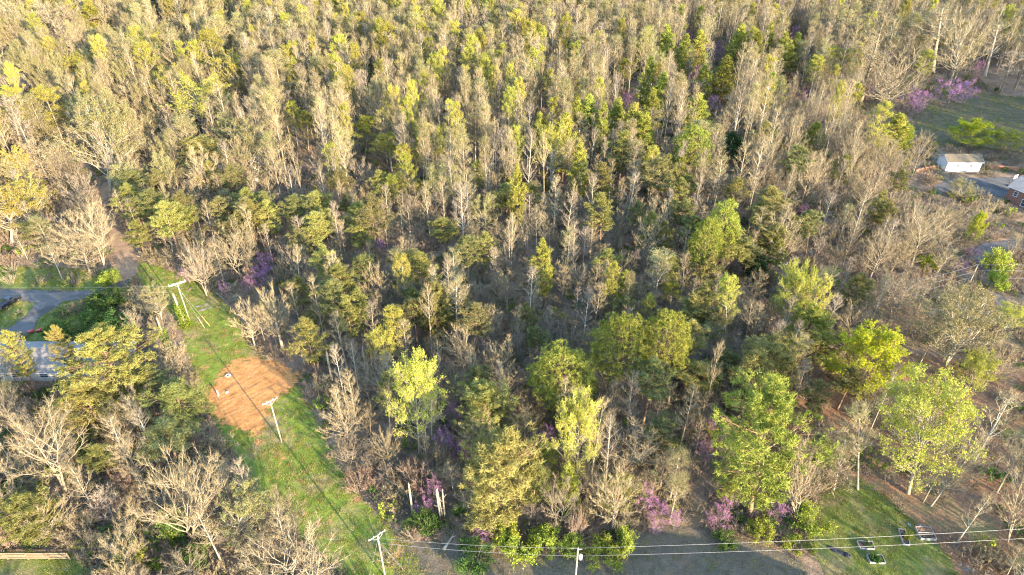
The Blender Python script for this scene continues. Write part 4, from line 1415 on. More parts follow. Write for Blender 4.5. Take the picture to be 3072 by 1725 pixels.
def utility_pole(x, y, h, label, arm=True, arm_len=2.6, arm_rz=0.70, double=False, transformer=False):
    z = float(gz(x, y))
    t = thing('utility_pole', label, 'utility pole', (x, y, z))
    MB().tube([(0, 0, -0.5), (0, 0, h * 0.5), (0, 0, h)], [0.14, 0.12, 0.10], 10).build('shaft', M['wood_pole'], t, True)
    if arm:
        offs = (-0.22, 0.22) if double else (0.17,)
        for o in offs:
            mb = MB()
            c, s = math.cos(arm_rz), math.sin(arm_rz)
            mb.box((-s * o, c * o, h - 0.25), (arm_len, 0.09, 0.11), arm_rz)
            mb.build('crossarm', M['wood_arm'], t)
        for k, e in enumerate((-0.46, -0.2, 0.2, 0.46)):
            ins = MB()
            bx, by = math.cos(arm_rz) * e * arm_len - math.sin(arm_rz) * offs[-1], math.sin(arm_rz) * e * arm_len + math.cos(arm_rz) * offs[-1]
            ins.tube([(bx, by, h - 0.18), (bx, by, h - 0.08), (bx, by, h + 0.02), (bx, by, h + 0.07)], [0.02, 0.045, 0.04, 0.015], 8)
            ins.build('insulator', M['ceramic'], t)
        br = MB()
        for sgn in (-1, 1):
            br.tube([(0, 0, h - 1.0), (math.cos(arm_rz) * sgn * 0.75, math.sin(arm_rz) * sgn * 0.75 , h - 0.33)], 0.025, 5)
        br.build('brace', M['metal_grey'], t)
    if transformer:
        tr = MB().tube([(0.42, -0.05, h - 2.25), (0.42, -0.05, h - 2.2), (0.42, -0.05, h - 1.45), (0.42, -0.05, h - 1.35)], [0.22, 0.27, 0.27, 0.18], 14).build('transformer', M['metal_grey'], t, True)
        MB().tube([(0.42, -0.05, h - 1.36), (0.42, -0.05, h - 1.15)], [0.05, 0.03], 8).build('bushing', M['ceramic'], tr)
        MB().box((0.16, 0, h - 1.8), (0.2, 0.08, 0.5)).build('bracket', M['metal_grey'], t)
        pin = MB().tube([(0.0, 0, h), (0.0, 0, h + 0.22)], [0.05, 0.03], 8)
        pin.build('insulator', M['ceramic'], t)
        MB().box((0.3, 0, h - 0.15), (0.5, 0.07, 0.07)).build('bracket', M['wood_arm'], t)
    LAND.append((x, y, label))
    return t


def wire(p, q, sag, label, r=0.017, cat='power line', group=None):
    p, q = np.array(p, float), np.array(q, float)
    pts = []
    for k in range(17):
        f = k / 16
        a = p * (1 - f) + q * f
        a[2] -= 4 * sag * f * (1 - f)
        pts.append(a - p)
    o = MB().tube(pts, r, 5).build('power_line' if cat == 'power line' else 'guy_wire', M['wire'], None, True)
    o.location = p
    return tag(o, label, cat, group)


P1, P2, P3, P4 = (-69.2, 116.0), (-40.0, 81.7), (-18.1, 56.1), (8.75, 54.2)
utility_pole(*P1, 9.9, 'utility pole with doubled white crossarm at the clearing head', double=True, arm_len=3.4, arm_rz=0.62)
utility_pole(*P2, 9.9, 'utility pole with single crossarm beside the orange dirt patch', arm_len=2.6, arm_rz=0.70)
utility_pole(*P3, 10.0, 'utility pole with crossarm at the foot of the clearing', arm_len=2.6, arm_rz=0.70)
utility_pole(*P4, 9.8, 'utility pole carrying a grey transformer', arm=False, transformer=True)
P5, P6 = (104.8, 128.7), (62.0, 112.0)
utility_pole(*P5, 6.2, 'short utility pole beside the gravel track', arm=False)
utility_pole(*P6, 7.5, 'utility pole hidden among trees below the wires', arm=False)
wire((P3[0] + 0.1, P3[1], 9.4), (P4[0], P4[1], 9.95), 0.5, 'upper wire from the clearing pole to the transformer pole')
wire((P3[0] + 0.1, P3[1], 8.3), (P4[0], P4[1], 8.2), 0.5, 'lower wire from the clearing pole to the transformer pole')
wire((P4[0] + 0.2, P4[1], 9.95), (96, 58.5, 11.0), 0.9, 'upper wire from the transformer pole over the raised beds')
wire((P4[0] + 0.2, P4[1], 8.2), (96, 58.0, 9.3), 0.9, 'lower wire from the transformer pole over the raised beds')
wire((P5[0], P5[1], 6.2), (190, 128.6, 6.6), 0.4, 'top wire running right from the short pole')
wire((P5[0], P5[1], 4.6), (190, 128.6, 3.0 + 1.6), 0.3, 'middle wire running right from the short pole')
wire((P5[0], P5[1], 2.6), (190, 128.6, 2.4), 0.2, 'lowest wire running right from the short pole')
wire((P5[0], P5[1], 6.2), (P6[0], P6[1], 7.4), 0.6, 'top wire from the short pole into the trees')
wire((P5[0], P5[1], 4.4), (P6[0], P6[1], 5.6), 0.6, 'middle wire from the short pole into the trees')
wire((P5[0], P5[1], 2.8), (P6[0], P6[1], 4.0), 0.5, 'lowest wire from the short pole into the trees')
wire((P1[0] - 1.5, P1[1] - 1.0, 9.75), (-190, 117.5, 9.6), 1.0, 'upper wire running left over the drive', 0.009)
wire((P1[0] - 1.5, P1[1] - 1.0, 8.3), (-190, 116.2, 8.0), 0.8, 'lower wire running left over the drive', 0.009)
for k, (gx, gy, mat, lab) in enumerate(((-65.0, 113.4, 'guard_white', 'guy wire with pale guard below the doubled crossarm'), (-64.2, 114.2, 'guard_yellow', 'guy wire with bright yellow guard below the doubled crossarm'))):
    a, b = np.array([P1[0], P1[1], 9.0 - k * 0.6]), np.array([gx, gy, 0.0])
    t = thing('guy_wire', lab, 'guy wire', tuple(b))
    MB().tube([a - b, (0, 0, -0.2)], 0.014, 4).build('cable', M['wire'], t)
    MB().tube([(a - b) * 0.02, (a - b) * 0.27], 0.035, 6).build('guard', M[mat], t)
for k, (gx, gy, lab) in enumerate(((-20.6, 54.2, 'guy wire dropping left from the clearing foot pole'), (-15.9, 57.8, 'guy wire dropping right from the clearing foot pole'), (-15.2, 57.0, 'second guy wire dropping right from the clearing foot pole'))):
    wire((P3[0], P3[1], 9.3 - 0.5 * k), (gx, gy, -0.2), 0.0, lab, 0.018, 'guy wire')


def slope_rows(t_parent, name, x0, x1, y0, z0, y1, z1, mat, rows, thick=0.05):
    """A roof slope laid in overlapping courses, each a piece of its own."""
    L = math.hypot(y1 - y0, z1 - z0)
    ang = math.atan2(z1 - z0, y1 - y0)
    for k in range(rows):
        f = (k + 0.5) / rows
        MB().box(((x0 + x1) / 2, y0 + (y1 - y0) * f, z0 + (z1 - z0) * f + thick / 2), (x1 - x0, L / rows * 1.06, thick), 0, 0, ang + 0.012).build(name, mat, t_parent)


def gable_house(name, label, cat, x, y, w, d, eave, ridge, wall_m, roof_m, windows, rz=0.0, rows=10, over=0.35):
    """Local frame: long side along X, front wall at -Y; windows = [(wall, along, z, width, height)]."""
    t = thing(name, label, cat, (x, y, float(gz(x, y))), rz)
    wall = MB()
    hx, hy = w / 2, d / 2
    pts = [(-hx, -hy, -0.3), (hx, -hy, -0.3), (hx, hy, -0.3), (-hx, hy, -0.3), (-hx, -hy, eave), (hx, -hy, eave), (hx, hy, eave), (-hx, hy, eave), (-hx, 0, ridge), (hx, 0, ridge)]
    wall.poly(pts, [(0, 1, 5, 4), (2, 3, 7, 6), (1, 2, 6, 9, 5), (3, 0, 4, 8, 7)])
    wall.build('wall', wall_m, t)
    roof = link('roof', None, t)
    sl = (ridge - eave) / hy
    for sgn in (-1, 1):
        slope_rows(roof, 'shingle_course', -hx - over, hx + over, sgn * (hy + over), eave - over * sl + 0.06, 0.0, ridge + 0.06, roof_m, rows)
    MB().box((0, 0, ridge + 0.10), (w + 2 * over, 0.3, 0.06)).build('ridge_cap', roof_m, roof)
    for sgn in (-1, 1):
        MB().box((0, sgn * (hy + over + 0.02), eave - over * sl + 0.0), (w + 2 * over, 0.05, 0.18)).build('fascia', M['trim'], t)
        bb = MB()
        for s2 in (-1, 1):
            L = math.hypot(hy + over, ridge - eave + over * sl)
            bb.box((sgn * (hx + over + 0.02), s2 * (hy + over) / 2, (eave - over * sl + ridge) / 2 + 0.0), (0.05, L, 0.16), 0, 0, -s2 * math.atan2(ridge - eave + over * sl, hy + over))
        bb.build('bargeboard', M['trim'], t)
    for wl, al, z, ww, hh in windows:
        fr = MB()
        if wl == 'front':
            c, sx = (al, -hy - 0.03, z), (1, 0)
        elif wl == 'left':
            c, sx = (-hx - 0.03, al, z), (0, 1)
        else:
            c, sx = (hx + 0.03, al, z), (0, 1)
        dim = lambda a, b, e: (a, 0.1 + e, b) if sx[0] else (0.1 + e, a, b)
        off = lambda a, b: (c[0] + a * sx[0], c[1] + a * sx[1], c[2] + b)
        fr.box(off(0, hh / 2), dim(ww + 0.16, 0.09, 0)).box(off(0, -hh / 2), dim(ww + 0.2, 0.1, 0.04)).box(off(-ww / 2, 0), dim(0.09, hh - 0.1, -0.01)).box(off(ww / 2, 0), dim(0.09, hh - 0.1, -0.01)).box(off(0, 0), dim(ww - 0.1, 0.05, -0.02))
        win = fr.build('window', M['trim'], t)
        MB().box(off(0, 0), dim(ww - 0.09, hh - 0.1, -0.07)).build('pane', M['glass_dark'], win)
    LAND.append((x, y, label))
    return t


shed = gable_house('shed', 'long white shed with brown roof and two small windows', 'shed', 136.45, 192.4, 10.3, 5.2, 3.2, 4.5, M['white_paint'], M['shingle_brown'],
                   [('front', -1.9, 1.95, 0.8, 0.75), ('front', 2.0, 1.95, 0.8, 0.75)])
st = thing('plank_walk', 'pale plank walkway along the front of the white shed', 'walkway', (136.6, 188.9, float(gz(136.6, 188.9)) + 0.1))
for k in range(12):
    MB().box((-6.6 + k * 1.2, 0.02 * (k % 3), 0.04 + 0.01 * (k % 2)), (1.14, 0.9, 0.08)).build('plank', M['board'], st)
brick_house = gable_house('brick_house', 'brick house with grey roof and pale shutters at the right edge', 'house', 146.0, 165.6, 17.0, 9.0, 4.6, 6.6, M['brick'], M['shingle_grey'],
                          [('left', -2.4, 1.8, 1.1, 1.4), ('left', 1.8, 2.0, 1.0, 1.3), ('front', -6.4, 3.1, 1.0, 1.3), ('front', -3.6, 1.6, 1.2, 1.9), ('front', -0.8, 1.6, 1.2, 1.9), ('front', 2.6, 3.0, 1.2, 1.3)], rz=-1.08)
left_house = gable_house('ranch_house', 'low ranch house with grey beige roof behind the great pine', 'house', -94.0, 101.5, 36.0, 8.4, 2.6, 4.7, M['siding'], M['shingle_grey'],
                         [('front', -1.0, 1.5, 1.2, 1.1), ('front', 4.5, 1.5, 1.6, 1.1), ('front', 11.5, 1.5, 1.2, 1.1)], rows=12, over=0.5)
MB().tube([(2.0, -2.0, 3.75), (2.0, -2.0, 4.35)], 0.07, 8).build('roof_vent', M['metal_grey'], left_house)
# houses just outside the frame whose shadows fall across the lawn
south_house = gable_house('bungalow', 'bungalow south of the brown lawn casting its shadow across it', 'house', 21.0, 37.0, 14.0, 9.0, 3.0, 5.6, M['siding'], M['shingle_grey'], [], rz=-0.87)
south_house2 = gable_house('bungalow', 'two storey house south of the raised beds', 'house', 47.0, 36.0, 20.0, 9.0, 6.2, 9.2, M['siding'], M['shingle_grey'], [], rz=-0.2)

# brick retaining walls by the shed
for (x0, y0, x1, y1, hgt, lab) in ((146.0, 192.5, 160.0, 189.5, 1.1, 'low red brick retaining wall right of the shed'), (122.0, 189.0, 128.6, 191.5, 1.0, 'low red brick wall left of the shed')):
    L, a = math.hypot(x1 - x0, y1 - y0), math.atan2(y1 - y0, x1 - x0)
    t = thing('retaining_wall', lab, 'wall', ((x0 + x1) / 2, (y0 + y1) / 2, float(gz(x0, y0))), a)
    rows, n = 6, int(L / 0.9)
    bm_ = MB().box((0, 0, 0.5), (0.98, 0.3, 1.0)).mesh('brick_course', M['brick_red'])
    for r_ in range(rows):
        for k in range(n):
            o = link('brick_course', bm_, t)
            o.scale = (L / n * 0.97 / 0.98, 1.0 + 0.06 * (k % 2), hgt / rows * 0.94)
            o.location = (-L / 2 + (k + 0.5 + 0.25 * (r_ % 2 * 2 - 1)) * L / n, 0, r_ * hgt / rows)
    LAND.append((x0, y0, lab))

# basketball hoop on the dark driveway
t = thing('basketball_hoop', 'basketball hoop with white backboard by the brick house', 'basketball hoop', (145.0, 180.0, float(gz(145, 180))), 0.5)
MB().box((0, 0.3, 0.15), (0.8, 1.1, 0.3)).build('base', M['tarp_dark'], t)
MB().tube([(0, 0.4, 0.3), (0, 0.3, 2.6), (0, -0.5, 3.2)], 0.06, 8).build('post', M['board'], t)
MB().box((0, -0.55, 3.3), (1.8, 0.05, 1.1)).build('backboard', M['backboard'], t)
MB().tube([(0.23 * math.cos(q), -0.83 + 0.23 * math.sin(q), 3.05) for q in np.linspace(0, 2 * PI, 13)], 0.02, 5).build('rim', M['lamp_red'], t)


def car(name, label, x, y, rz, body_m, pickup=False):
    """Local frame: nose towards +Y."""
    t = thing(name, label, 'car', (x, y, float(gz(x, y)) + 0.06), rz)
    prof = [(-2.4, 0.45), (-2.42, 0.95), (-2.3, 1.08), (1.05, 1.05), (2.05, 0.92), (2.35, 0.75), (2.38, 0.45), (1.9, 0.32), (-2.0, 0.32)]
    if not pickup:
        prof = [(-2.3, 0.45), (-2.35, 0.95), (-2.25, 1.08), (1.05, 1.05), (2.05, 0.92), (2.35, 0.75), (2.38, 0.45), (1.9, 0.32), (-2.0, 0.32)]

    def extrude(pr, wl, wt=None):
        n = len(pr)
        zm = max(p[1] for p in pr)
        zl = min(p[1] for p in pr)
        wt = wt or wl
        hw = lambda z: wl + (wt - wl) * (z - zl) / (zm - zl + 1e-6)
        pts = [(-hw(z), y_, z) for y_, z in pr] + [(hw(z), y_, z) for y_, z in pr]
        return MB().poly(pts, [tuple(range(n)), tuple(reversed(range(n, 2 * n)))] + [(k, n + k, n + (k + 1) % n, (k + 1) % n) for k in range(n)])
    extrude(prof, 0.92, 0.90).build('body', body_m, t)
    if pickup:
        cab = [(-0.5, 1.06), (-0.35, 1.72), (0.75, 1.74), (1.35, 1.06)]
        MB().box((0, -1.45, 1.12), (1.55, 1.7, 0.04)).build('bed_cover', M['tarp_dark'], t)
    else:
        cab = [(-2.15, 1.06), (-1.85, 1.66), (0.35, 1.70), (1.15, 1.06)]
    extrude(cab, 0.86, 0.70).build('cabin', M['glass_dark'], t)
    MB().box((0, (cab[1][0] + cab[2][0]) / 2, 1.73), (1.36, cab[2][0] - cab[1][0] + 0.1, 0.05)).build('roof', body_m, t)
    MB().box((0, -2.46, 0.58), (1.8, 0.14, 0.22)).build('bumper', M['chrome'], t)
    for s in (-1, 1):
        MB().box((s * 0.78, -2.40, 0.92), (0.2, 0.1, 0.26)).build('tail_light', M['lamp_red'], t)
        MB().box((s * 1.0, 0.95, 1.1), (0.18, 0.1, 0.14)).build('mirror', body_m, t)
        for yy in (-1.45, 1.45):
            w = MB().tube([(s * 0.70, yy, 0.34), (s * 0.93, yy, 0.34)], 0.34, 16).build('wheel', M['rubber'], t)
            MB().tube([(s * 0.93, yy, 0.34), (s * 0.945, yy, 0.34)], 0.2, 12).build('rim', M['chrome'], w)
    LAND.append((x, y, label))
    return t


car('pickup_truck', 'black pickup truck parked on the drive at the left edge', -111.4, 122.0, -0.35, M['car_black'], True)
car('parked_car', 'dark blue car half hidden under leafless trees', -120.0, 157.0, -0.9, M['car_blue'])
# things about the left house
t = thing('tarp_cover', 'bright blue tarp behind the ranch house', 'tarp', (-102.3, 108.0, float(gz(-102, 108))), 0.4)
m_ = MB()
m_.poly([(-1.6, -0.7, 0), (1.6, -0.7, 0), (1.7, 0.8, 0), (-1.6, 0.7, 0), (-1.2, -0.3, 0.7), (0.2, -0.35, 0.95), (1.2, -0.3, 0.6), (1.2, 0.4, 0.75), (-0.1, 0.35, 1.05), (-1.2, 0.3, 0.65)],
        [(0, 1, 6, 5, 4), (1, 2, 7, 6), (2, 3, 9, 8, 7), (3, 0, 4, 9), (4, 5, 8, 9), (5, 6, 7, 8)]).build('cover', M['tarp_blue'], t)
for k, (x, y, lab) in enumerate(((-101.0, 112.0, 'red plastic toy in the yard behind the ranch house'), (-99.4, 112.4, 'second smaller red toy in the yard behind the ranch house'))):
    t = thing('toy_cart', lab, 'toy', (x, y, float(gz(x, y)) + 0.03), 0.3)
    MB().box((0, 0, 0.42), (1.3 - 0.4 * k, 0.6, 0.22)).box((0.4, 0, 0.65), (0.25, 0.5, 0.25)).build('body', M['plastic_red'], t)
    for sx in (-0.35, 0.35):
        MB().tube([(sx, -0.3, 0.16), (sx, 0.3, 0.16)], 0.16, 10).build('wheel', M['rubber'], t)

# board fence bottom left: posts and boards, boards one by one
ft = thing('board_fence', 'tan wooden board fence above the bright lawn', 'fence', (-70.5, 59.0, float(gz(-70, 59))), 0.0)
bd = MB().box((0, 0, 0), (3.0, 0.04, 0.25)).mesh('board', M['board'])
for k in range(7):
    for r_ in range(4):
        o = link('board', bd, ft)
        o.location = (-14 + 3.02 * k + 0.2, 0.02 * ((k + r_) % 2), 0.28 + 0.37 * r_)
        o.rotation_euler = (0.0, 0.004 * ((k * 3 + r_) % 3 - 1), 0)
for k in range(8):
    MB().box((-15.4 + 3.02 * k + 0.2, -0.09, 0.75), (0.11, 0.11, 1.75)).build('post', M['board'], ft)
LAND.append((-70.5, 59.0, 'tan wooden board fence above the bright lawn'))


def raised_bed(x, y, w, d, h, rz, label, soil='soil', split=False):
    t = thing('raised_bed', label, 'garden bed', (x, y, float(gz(x, y))), rz)
    for a, b, sx, sy in ((0, -d / 2, w, 0.07), (0, d / 2, w, 0.07), (-w / 2, 0, 0.07, d - 0.14), (w / 2, 0, 0.07, d - 0.14)):
        for r_ in range(2):
            MB().box((a, b, (r_ + 0.5) * h / 2), (sx, sy, h / 2 - 0.015)).build('plank', M['plank_grey'], t)
    for sx in (-1, 1):
        for sy in (-1, 1):
            MB().box((sx * (w / 2 - 0.085), sy * (d / 2 - 0.085), h / 2 + 0.03), (0.09, 0.09, h + 0.06)).build('corner_post', M['plank_grey'], t)
    n = 9
    xs, ys = np.meshgrid(np.linspace(-w / 2 + 0.04, w / 2 - 0.04, n), np.linspace(-d / 2 + 0.04, (0 if split else d / 2) - 0.04, n))
    zs = h * 0.72 + 0.05 * vnoise(xs * 5, ys * 5, x)
    i = (np.arange(n - 1)[:, None] * n + np.arange(n - 1)[None]).ravel()
    link('soil', mesh_from('soil', np.stack([xs, ys, zs], -1).reshape(-1, 3), [np.stack([i, i + 1, i + n + 1, i + n], 1)], [M[soil]]), t)
    if split:
        MB().box((0, 0, h * 0.62), (w - 0.1, 0.06, h * 0.9)).build('divider', M['plank_grey'], t)
        ys2 = ys + d / 2 - 0.0
        link('leaf_mulch', mesh_from('leaf_mulch', np.stack([xs, ys2, zs + 0.08 + 0.05 * vnoise(xs * 9, ys2 * 9, 2)], -1).reshape(-1, 3), [np.stack([i, i + 1, i + n + 1, i + n], 1)], [M['soil_litter']]), t)
    LAND.append((x, y, label))
    return t


b1 = raised_bed(52.8, 61.4, 2.2, 1.25, 0.42, -0.05, 'pale raised bed with weedy soil, nearest the lime bush')
b2 = raised_bed(53.3, 59.1, 2.2, 1.3, 0.42, -0.06, 'raised bed full of green plants, lowest of the four')
b3 = raised_bed(59.1, 62.7, 0.95, 2.7, 0.4, -0.18, 'narrow raised bed with tall spiky plant')
b4 = raised_bed(62.6, 63.3, 2.3, 2.1, 0.5, -0.06, 'wide divided raised bed half filled with brown leaves', split=True)


def herb(name, x, y, z, n, hh, rad, mat, label, cat, lean=0.25, leafy=False):
    r = np.random.default_rng(int(abs(x * 91 + y * 37)))
    t = thing(name, label, cat, (x, y, z))
    g = Grow(int(abs(x * 50 + y)))
    a = r.uniform(0, 2 * PI, n)
    q = rad * np.sqrt(r.uniform(0, 1, n))
    p0 = np.stack([q * np.cos(a), q * np.sin(a), 0 * a], 1)
    p1 = p0 + np.stack([np.cos(a) * lean * r.uniform(0, 1, n) * hh, np.sin(a) * lean * r.uniform(0, 1, n) * hh, hh * r.uniform(0.5, 1.1, n)], 1)
    g.blades(p0, p1, 0.07)
    g.blades(p0 + 0.02, p1 * np.array([1.1, 1.1, 0.9]), 0.06)
    link('stalks', g.mesh('stalks', M[mat]), t)
    c = Grow(int(abs(x * 13 + y * 7)))
    ch = r.integers(0, n, n * 4)
    c.leaves(p0[ch] + (p1 - p0)[ch] * r.uniform(0.2, 1.0, (n * 4, 1)) + r.normal(0, 0.06, (n * 4, 3)), 0.13 if leafy else 0.09)
    link('leaves', c.mesh('leaves', M['leaf_dark' if leafy else mat]), t)
    return t


herb('tall_plant', 59.3, 62.4, 0.25, 46, 1.9, 0.42, 'grass', 'tall spiky pale green plant in the narrow bed', 'plant', 0.22)
herb('garden_greens', 53.2, 59.0, 0.28, 150, 0.35, 0.72, 'ivy', 'low green crop filling the lowest bed', 'plant', 0.5, True)
herb('garden_weeds', 53.0, 61.4, 0.28, 40, 0.3, 0.6, 'ivy', 'sparse weeds in the bed nearest the lime bush', 'plant', 0.5, True)


def lump(name, label, cat, x, y, s, mat, seed, n=7, flat=0.5, dz=0.0):
    """A crumpled, irregular heap or stone: a dented dome on a flat base."""
    r = np.random.default_rng(seed)
    rows, seg = 5, 10
    pts = []
    for i in range(rows):
        f = i / (rows - 1)
        for k in range(seg):
            w = 2 * PI * k / seg
            rad = math.cos(f * PI / 2 * 0.95) * r.uniform(0.75, 1.15)
            pts.append((s[0] * rad * math.cos(w), s[1] * rad * math.sin(w), -0.05 + s[2] * (math.sin(f * PI / 2) * r.uniform(0.6, 1.1) if i else 0)))
    faces = [(i * seg + k, i * seg + (k + 1) % seg, (i + 1) * seg + (k + 1) % seg, (i + 1) * seg + k) for i in range(rows - 1) for k in range(seg)] + [tuple((rows - 1) * seg + k for k in range(seg))]
    o = MB().poly(pts, faces).build(name, mat)
    o.location = (x, y, float(gz(x, y)) + dz)
    o.rotation_euler = (0, 0, r.uniform(0, 3))
    return tag(o, label, cat)


t1 = lump('tarp_heap', 'long crumpled black tarp beside the raised beds', 'tarp', 48.1, 60.6, (1.7, 0.45, 0.35), M['tarp_dark'], 3)
t1.rotation_euler = (0, 0, -0.62)
t2 = lump('tarp_heap', 'knotted end heap of the black tarp', 'tarp', 49.4, 59.9, (0.6, 0.5, 0.5), M['tarp_dark'], 8)
lump('plastic_sheet', 'pale blue plastic sheet behind the divided bed', 'plastic sheet', 61.1, 65.0, (0.6, 0.25, 0.12), M['plastic_white'], 5)
lump('plastic_sheet', 'white plastic sheet close behind the divided bed', 'plastic sheet', 62.5, 64.8, (0.6, 0.22, 0.1), M['plastic_white'], 6)
for k, (x, y, lab) in enumerate(((65.2, 58.3, 'pale stone at the top of the rubble heap'), (65.9, 57.9, 'broad pale stone in the rubble heap'), (66.4, 57.3, 'grey stone low in the rubble heap'), (65.6, 57.4, 'small stone at the left of the rubble heap'))):
    lump('rubble_stone', lab, 'stone', x, y, (0.35 + 0.08 * k, 0.25, 0.2), M['stone'], 20 + k)
for k, (u, v, sx, lab) in enumerate(((596, 919, 0.9, 'pale flat slab left in the green clearing'), (608, 930, 1.15, 'largest pale flat slab in the green clearing'), (619, 914, 0.7, 'pale flat slab nearest the wood edge'), (632, 922, 0.6, 'small pale flat slab right in the clearing'))):
    p = at(u, v)
    lump('stone_slab', lab, 'stone slab', p[0], p[1], (sx, 0.45, 0.14), M['stone'], 30 + k, dz=0.05)
# bits on the graded dirt
t = thing('old_tyre', 'white rimmed tyre lying on the orange dirt', 'tyre', (-55.0, 98.5, float(dirt_height(-55.0, 98.5)) + 0.02))
MB().tube([(0.36 * math.cos(q), 0.36 * math.sin(q), 0.12) for q in np.linspace(0, 2 * PI, 17)], 0.12, 8).build('tread', M['plastic_white'], t, True)
MB().tube([(0, 0, 0.02), (0, 0, 0.1)], 0.24, 12).build('hub', M['tarp_dark'], t)
t = thing('marker_post', 'short steel post standing in the orange dirt', 'post', (-54.9, 93.0, float(dirt_height(-54.9, 93.0))))
MB().tube([(0, 0, -0.3), (0, 0, 1.2)], 0.13, 10).build('tube', M['steel_blue'], t)
MB().tube([(0, 0, 1.2), (0, 0, 1.26)], 0.16, 10).build('cap', M['plastic_white'], t)
lump('white_rock', 'white rock beside the steel post on the dirt', 'stone', -53.6, 93.9, (0.35, 0.28, 0.4), M['white_paint'], 44, dz=0.1)
lump('curled_log', 'bleached split log by the clearing head', 'log', *at(570, 868)[:2], (1.2, 0.3, 0.3), M['board'], 45)


def log(x0, y0, x1, y1, r, label, name='fallen_log', mat='bark_grey', stubs=4):
    z0, z1 = float(gz(x0, y0)), float(gz(x1, y1))
    t = thing(name, label, 'log', (x0, y0, z0 + r * 0.7))
    d = np.array([x1 - x0, y1 - y0, z1 - z0])
    rr = np.random.default_rng(int(abs(x0 * 31 + y0 * 17)))
    side = unit(np.array([-d[1], d[0], 0.0]))
    pts = [d * f + side * 0.12 * math.sin(4 * f + x0) * np.linalg.norm(d) * 0.2 for f in np.linspace(0, 1, 6)]
    MB().tube(pts, list(np.linspace(r, r * 0.35, 6)), 7).build('trunk', M[mat], t, True)
    for k in range(stubs):
        f = rr.uniform(0.35, 0.95)
        b = d * f
        s = rr.choice([-1, 1])
        MB().tube([b, b + side * s * rr.uniform(0.6, 1.8) + d * 0.08 + np.array([0, 0, rr.uniform(0.2, 1.0)])], [r * 0.4, r * 0.12], 4).build('branch', M[mat], t)
    LAND.append((x0, y0, label))


def log_px(a, b, r, label, **k):
    p, q = at(*a), at(*b)
    log(p[0], p[1], q[0], q[1], r, label, **k)


log_px((2128, 1135), (2215, 1080), 0.35, 'long bleached fallen trunk by the dark brush pile', mat='bark_white', stubs=7)
log_px((1530, 870), (1660, 875), 0.22, 'pale fallen log across the shaded hollow', mat='bark_pale')
log_px((2500, 125), (2560, 112), 0.3, 'pale fallen limb high in the right stand', mat='bark_pale')
log_px((2330, 795), (2460, 788), 0.22, 'grey fallen log in the tan woods')
log_px((2400, 640), (2490, 600), 0.2, 'thin fallen log in the tan woods')
log_px((645, 880), (715, 925), 0.2, 'grey fallen trunk at the clearing head')
log_px((770, 1690), (560, 1730), 0.2, 'white fallen limb in green shade', mat='bark_pale')
log_px((1332, 1650), (1362, 1600), 0.25, 'pale cut log leaning into the dark shrub', mat='bark_white', stubs=1)
log_px((520, 1225), (640, 1270), 0.2, 'brush log at the dirt patch corner', stubs=8)
log_px((1660, 620), (1720, 690), 0.3, 'pale wind thrown trunk in the mid wood', mat='bark_pale')
log_px((1400, 1410), (1600, 1400), 0.14, 'thin fallen stem in the thicket')


# broken and cut trunks
def snag(x, y, h, r, label, lean=0.0, ivy=False, mat='bark_tan'):
    t = thing('broken_trunk', label, 'tree stump', (x, y, float(gz(x, y))))
    dx = math.tan(lean) * h
    MB().tube([(0, 0, -0.3), (dx * 0.3, 0.05, h * 0.35), (dx * 0.7, -0.04, h * 0.7), (dx, 0, h)], [r * 1.2, r, r * 0.9, r * 0.72], 8).build('trunk', M[mat], t, True)
    j = MB()
    for k in range(4):
        w = k * 1.57
        j.tube([(dx + r * 0.5 * math.cos(w), r * 0.5 * math.sin(w), h - 0.1), (dx + r * 0.6 * math.cos(w), r * 0.6 * math.sin(w), h + 0.15 + 0.2 * (k % 2))], [r * 0.3, 0.02], 4)
    j.build('splinter', M['bark_white'], t)
    br = MB()
    rr = np.random.default_rng(int(abs(x * 13 + y * 5)))
    for k in range(4):
        f = rr.uniform(0.4, 0.9)
        w = rr.uniform(0, 2 * PI)
        br.tube([(dx * f, 0, h * f), (dx * f + 0.7 * math.cos(w), 0.7 * math.sin(w), h * f + 0.35)], [0.05, 0.02], 4)
    br.build('branch_stub', M[mat], t)
    if ivy:
        g = Grow(int(abs(x * 7)))
        n = 900
        f = g.r.uniform(0, 0.75, n) ** 1.2
        w = g.r.uniform(0, 2 * PI, n)
        q = 0.5 + 0.7 * (1 - f) * g.r.uniform(0.2, 1, n)
        g.leaves(np.stack([dx * f + q * np.cos(w), q * np.sin(w), h * f], 1), 0.3)
        link('ivy', g.mesh('ivy', M['ivy']), t)
    LAND.append((x, y, label))


def snag_px(c, bx, by, ty, r, label, **k):
    u, v = px(c, bx, by)
    b = at(u, v)
    d = ray(u, px(c, bx, ty)[1])
    h = CAM_H + d[2] * b[1] / d[1]
    snag(b[0], b[1], float(h), r, label, **k)


snag_px(4, 1405, 1015, 780, 0.26, 'thick cut trunk with vines beside the utility pole', ivy=True, lean=-0.05)
snag_px(4, 1290, 1240, 960, 0.22, 'ivy clad trunk at the clearing edge', ivy=True)
snag_px(8, 540, 1000, 760, 0.17, 'broken pale trunk left of the violet redbud', mat='bark_pale')
snag_px(8, 750, 1040, 810, 0.15, 'left of two close broken trunks by the violet redbud', lean=-0.03, mat='bark_pale')
snag_px(8, 768, 1035, 800, 0.11, 'slender broken trunk close beside another', lean=-0.06, mat='bark_pale')
snag_px(8, 783, 1040, 805, 0.13, 'right hand broken trunk by the violet redbud', mat='bark_pale')
snag_px(8, 655, 560, 370, 0.13, 'tan broken trunk right of the long white one', mat='bark_tan')
snag_px(8, 840, 820, 710, 0.09, 'thin broken stem above the violet redbud', mat='bark_pale')
snag_px(7, 1345, 1190, 990, 0.27, 'ivy covered trunk under the twisted silver tree', ivy=True)
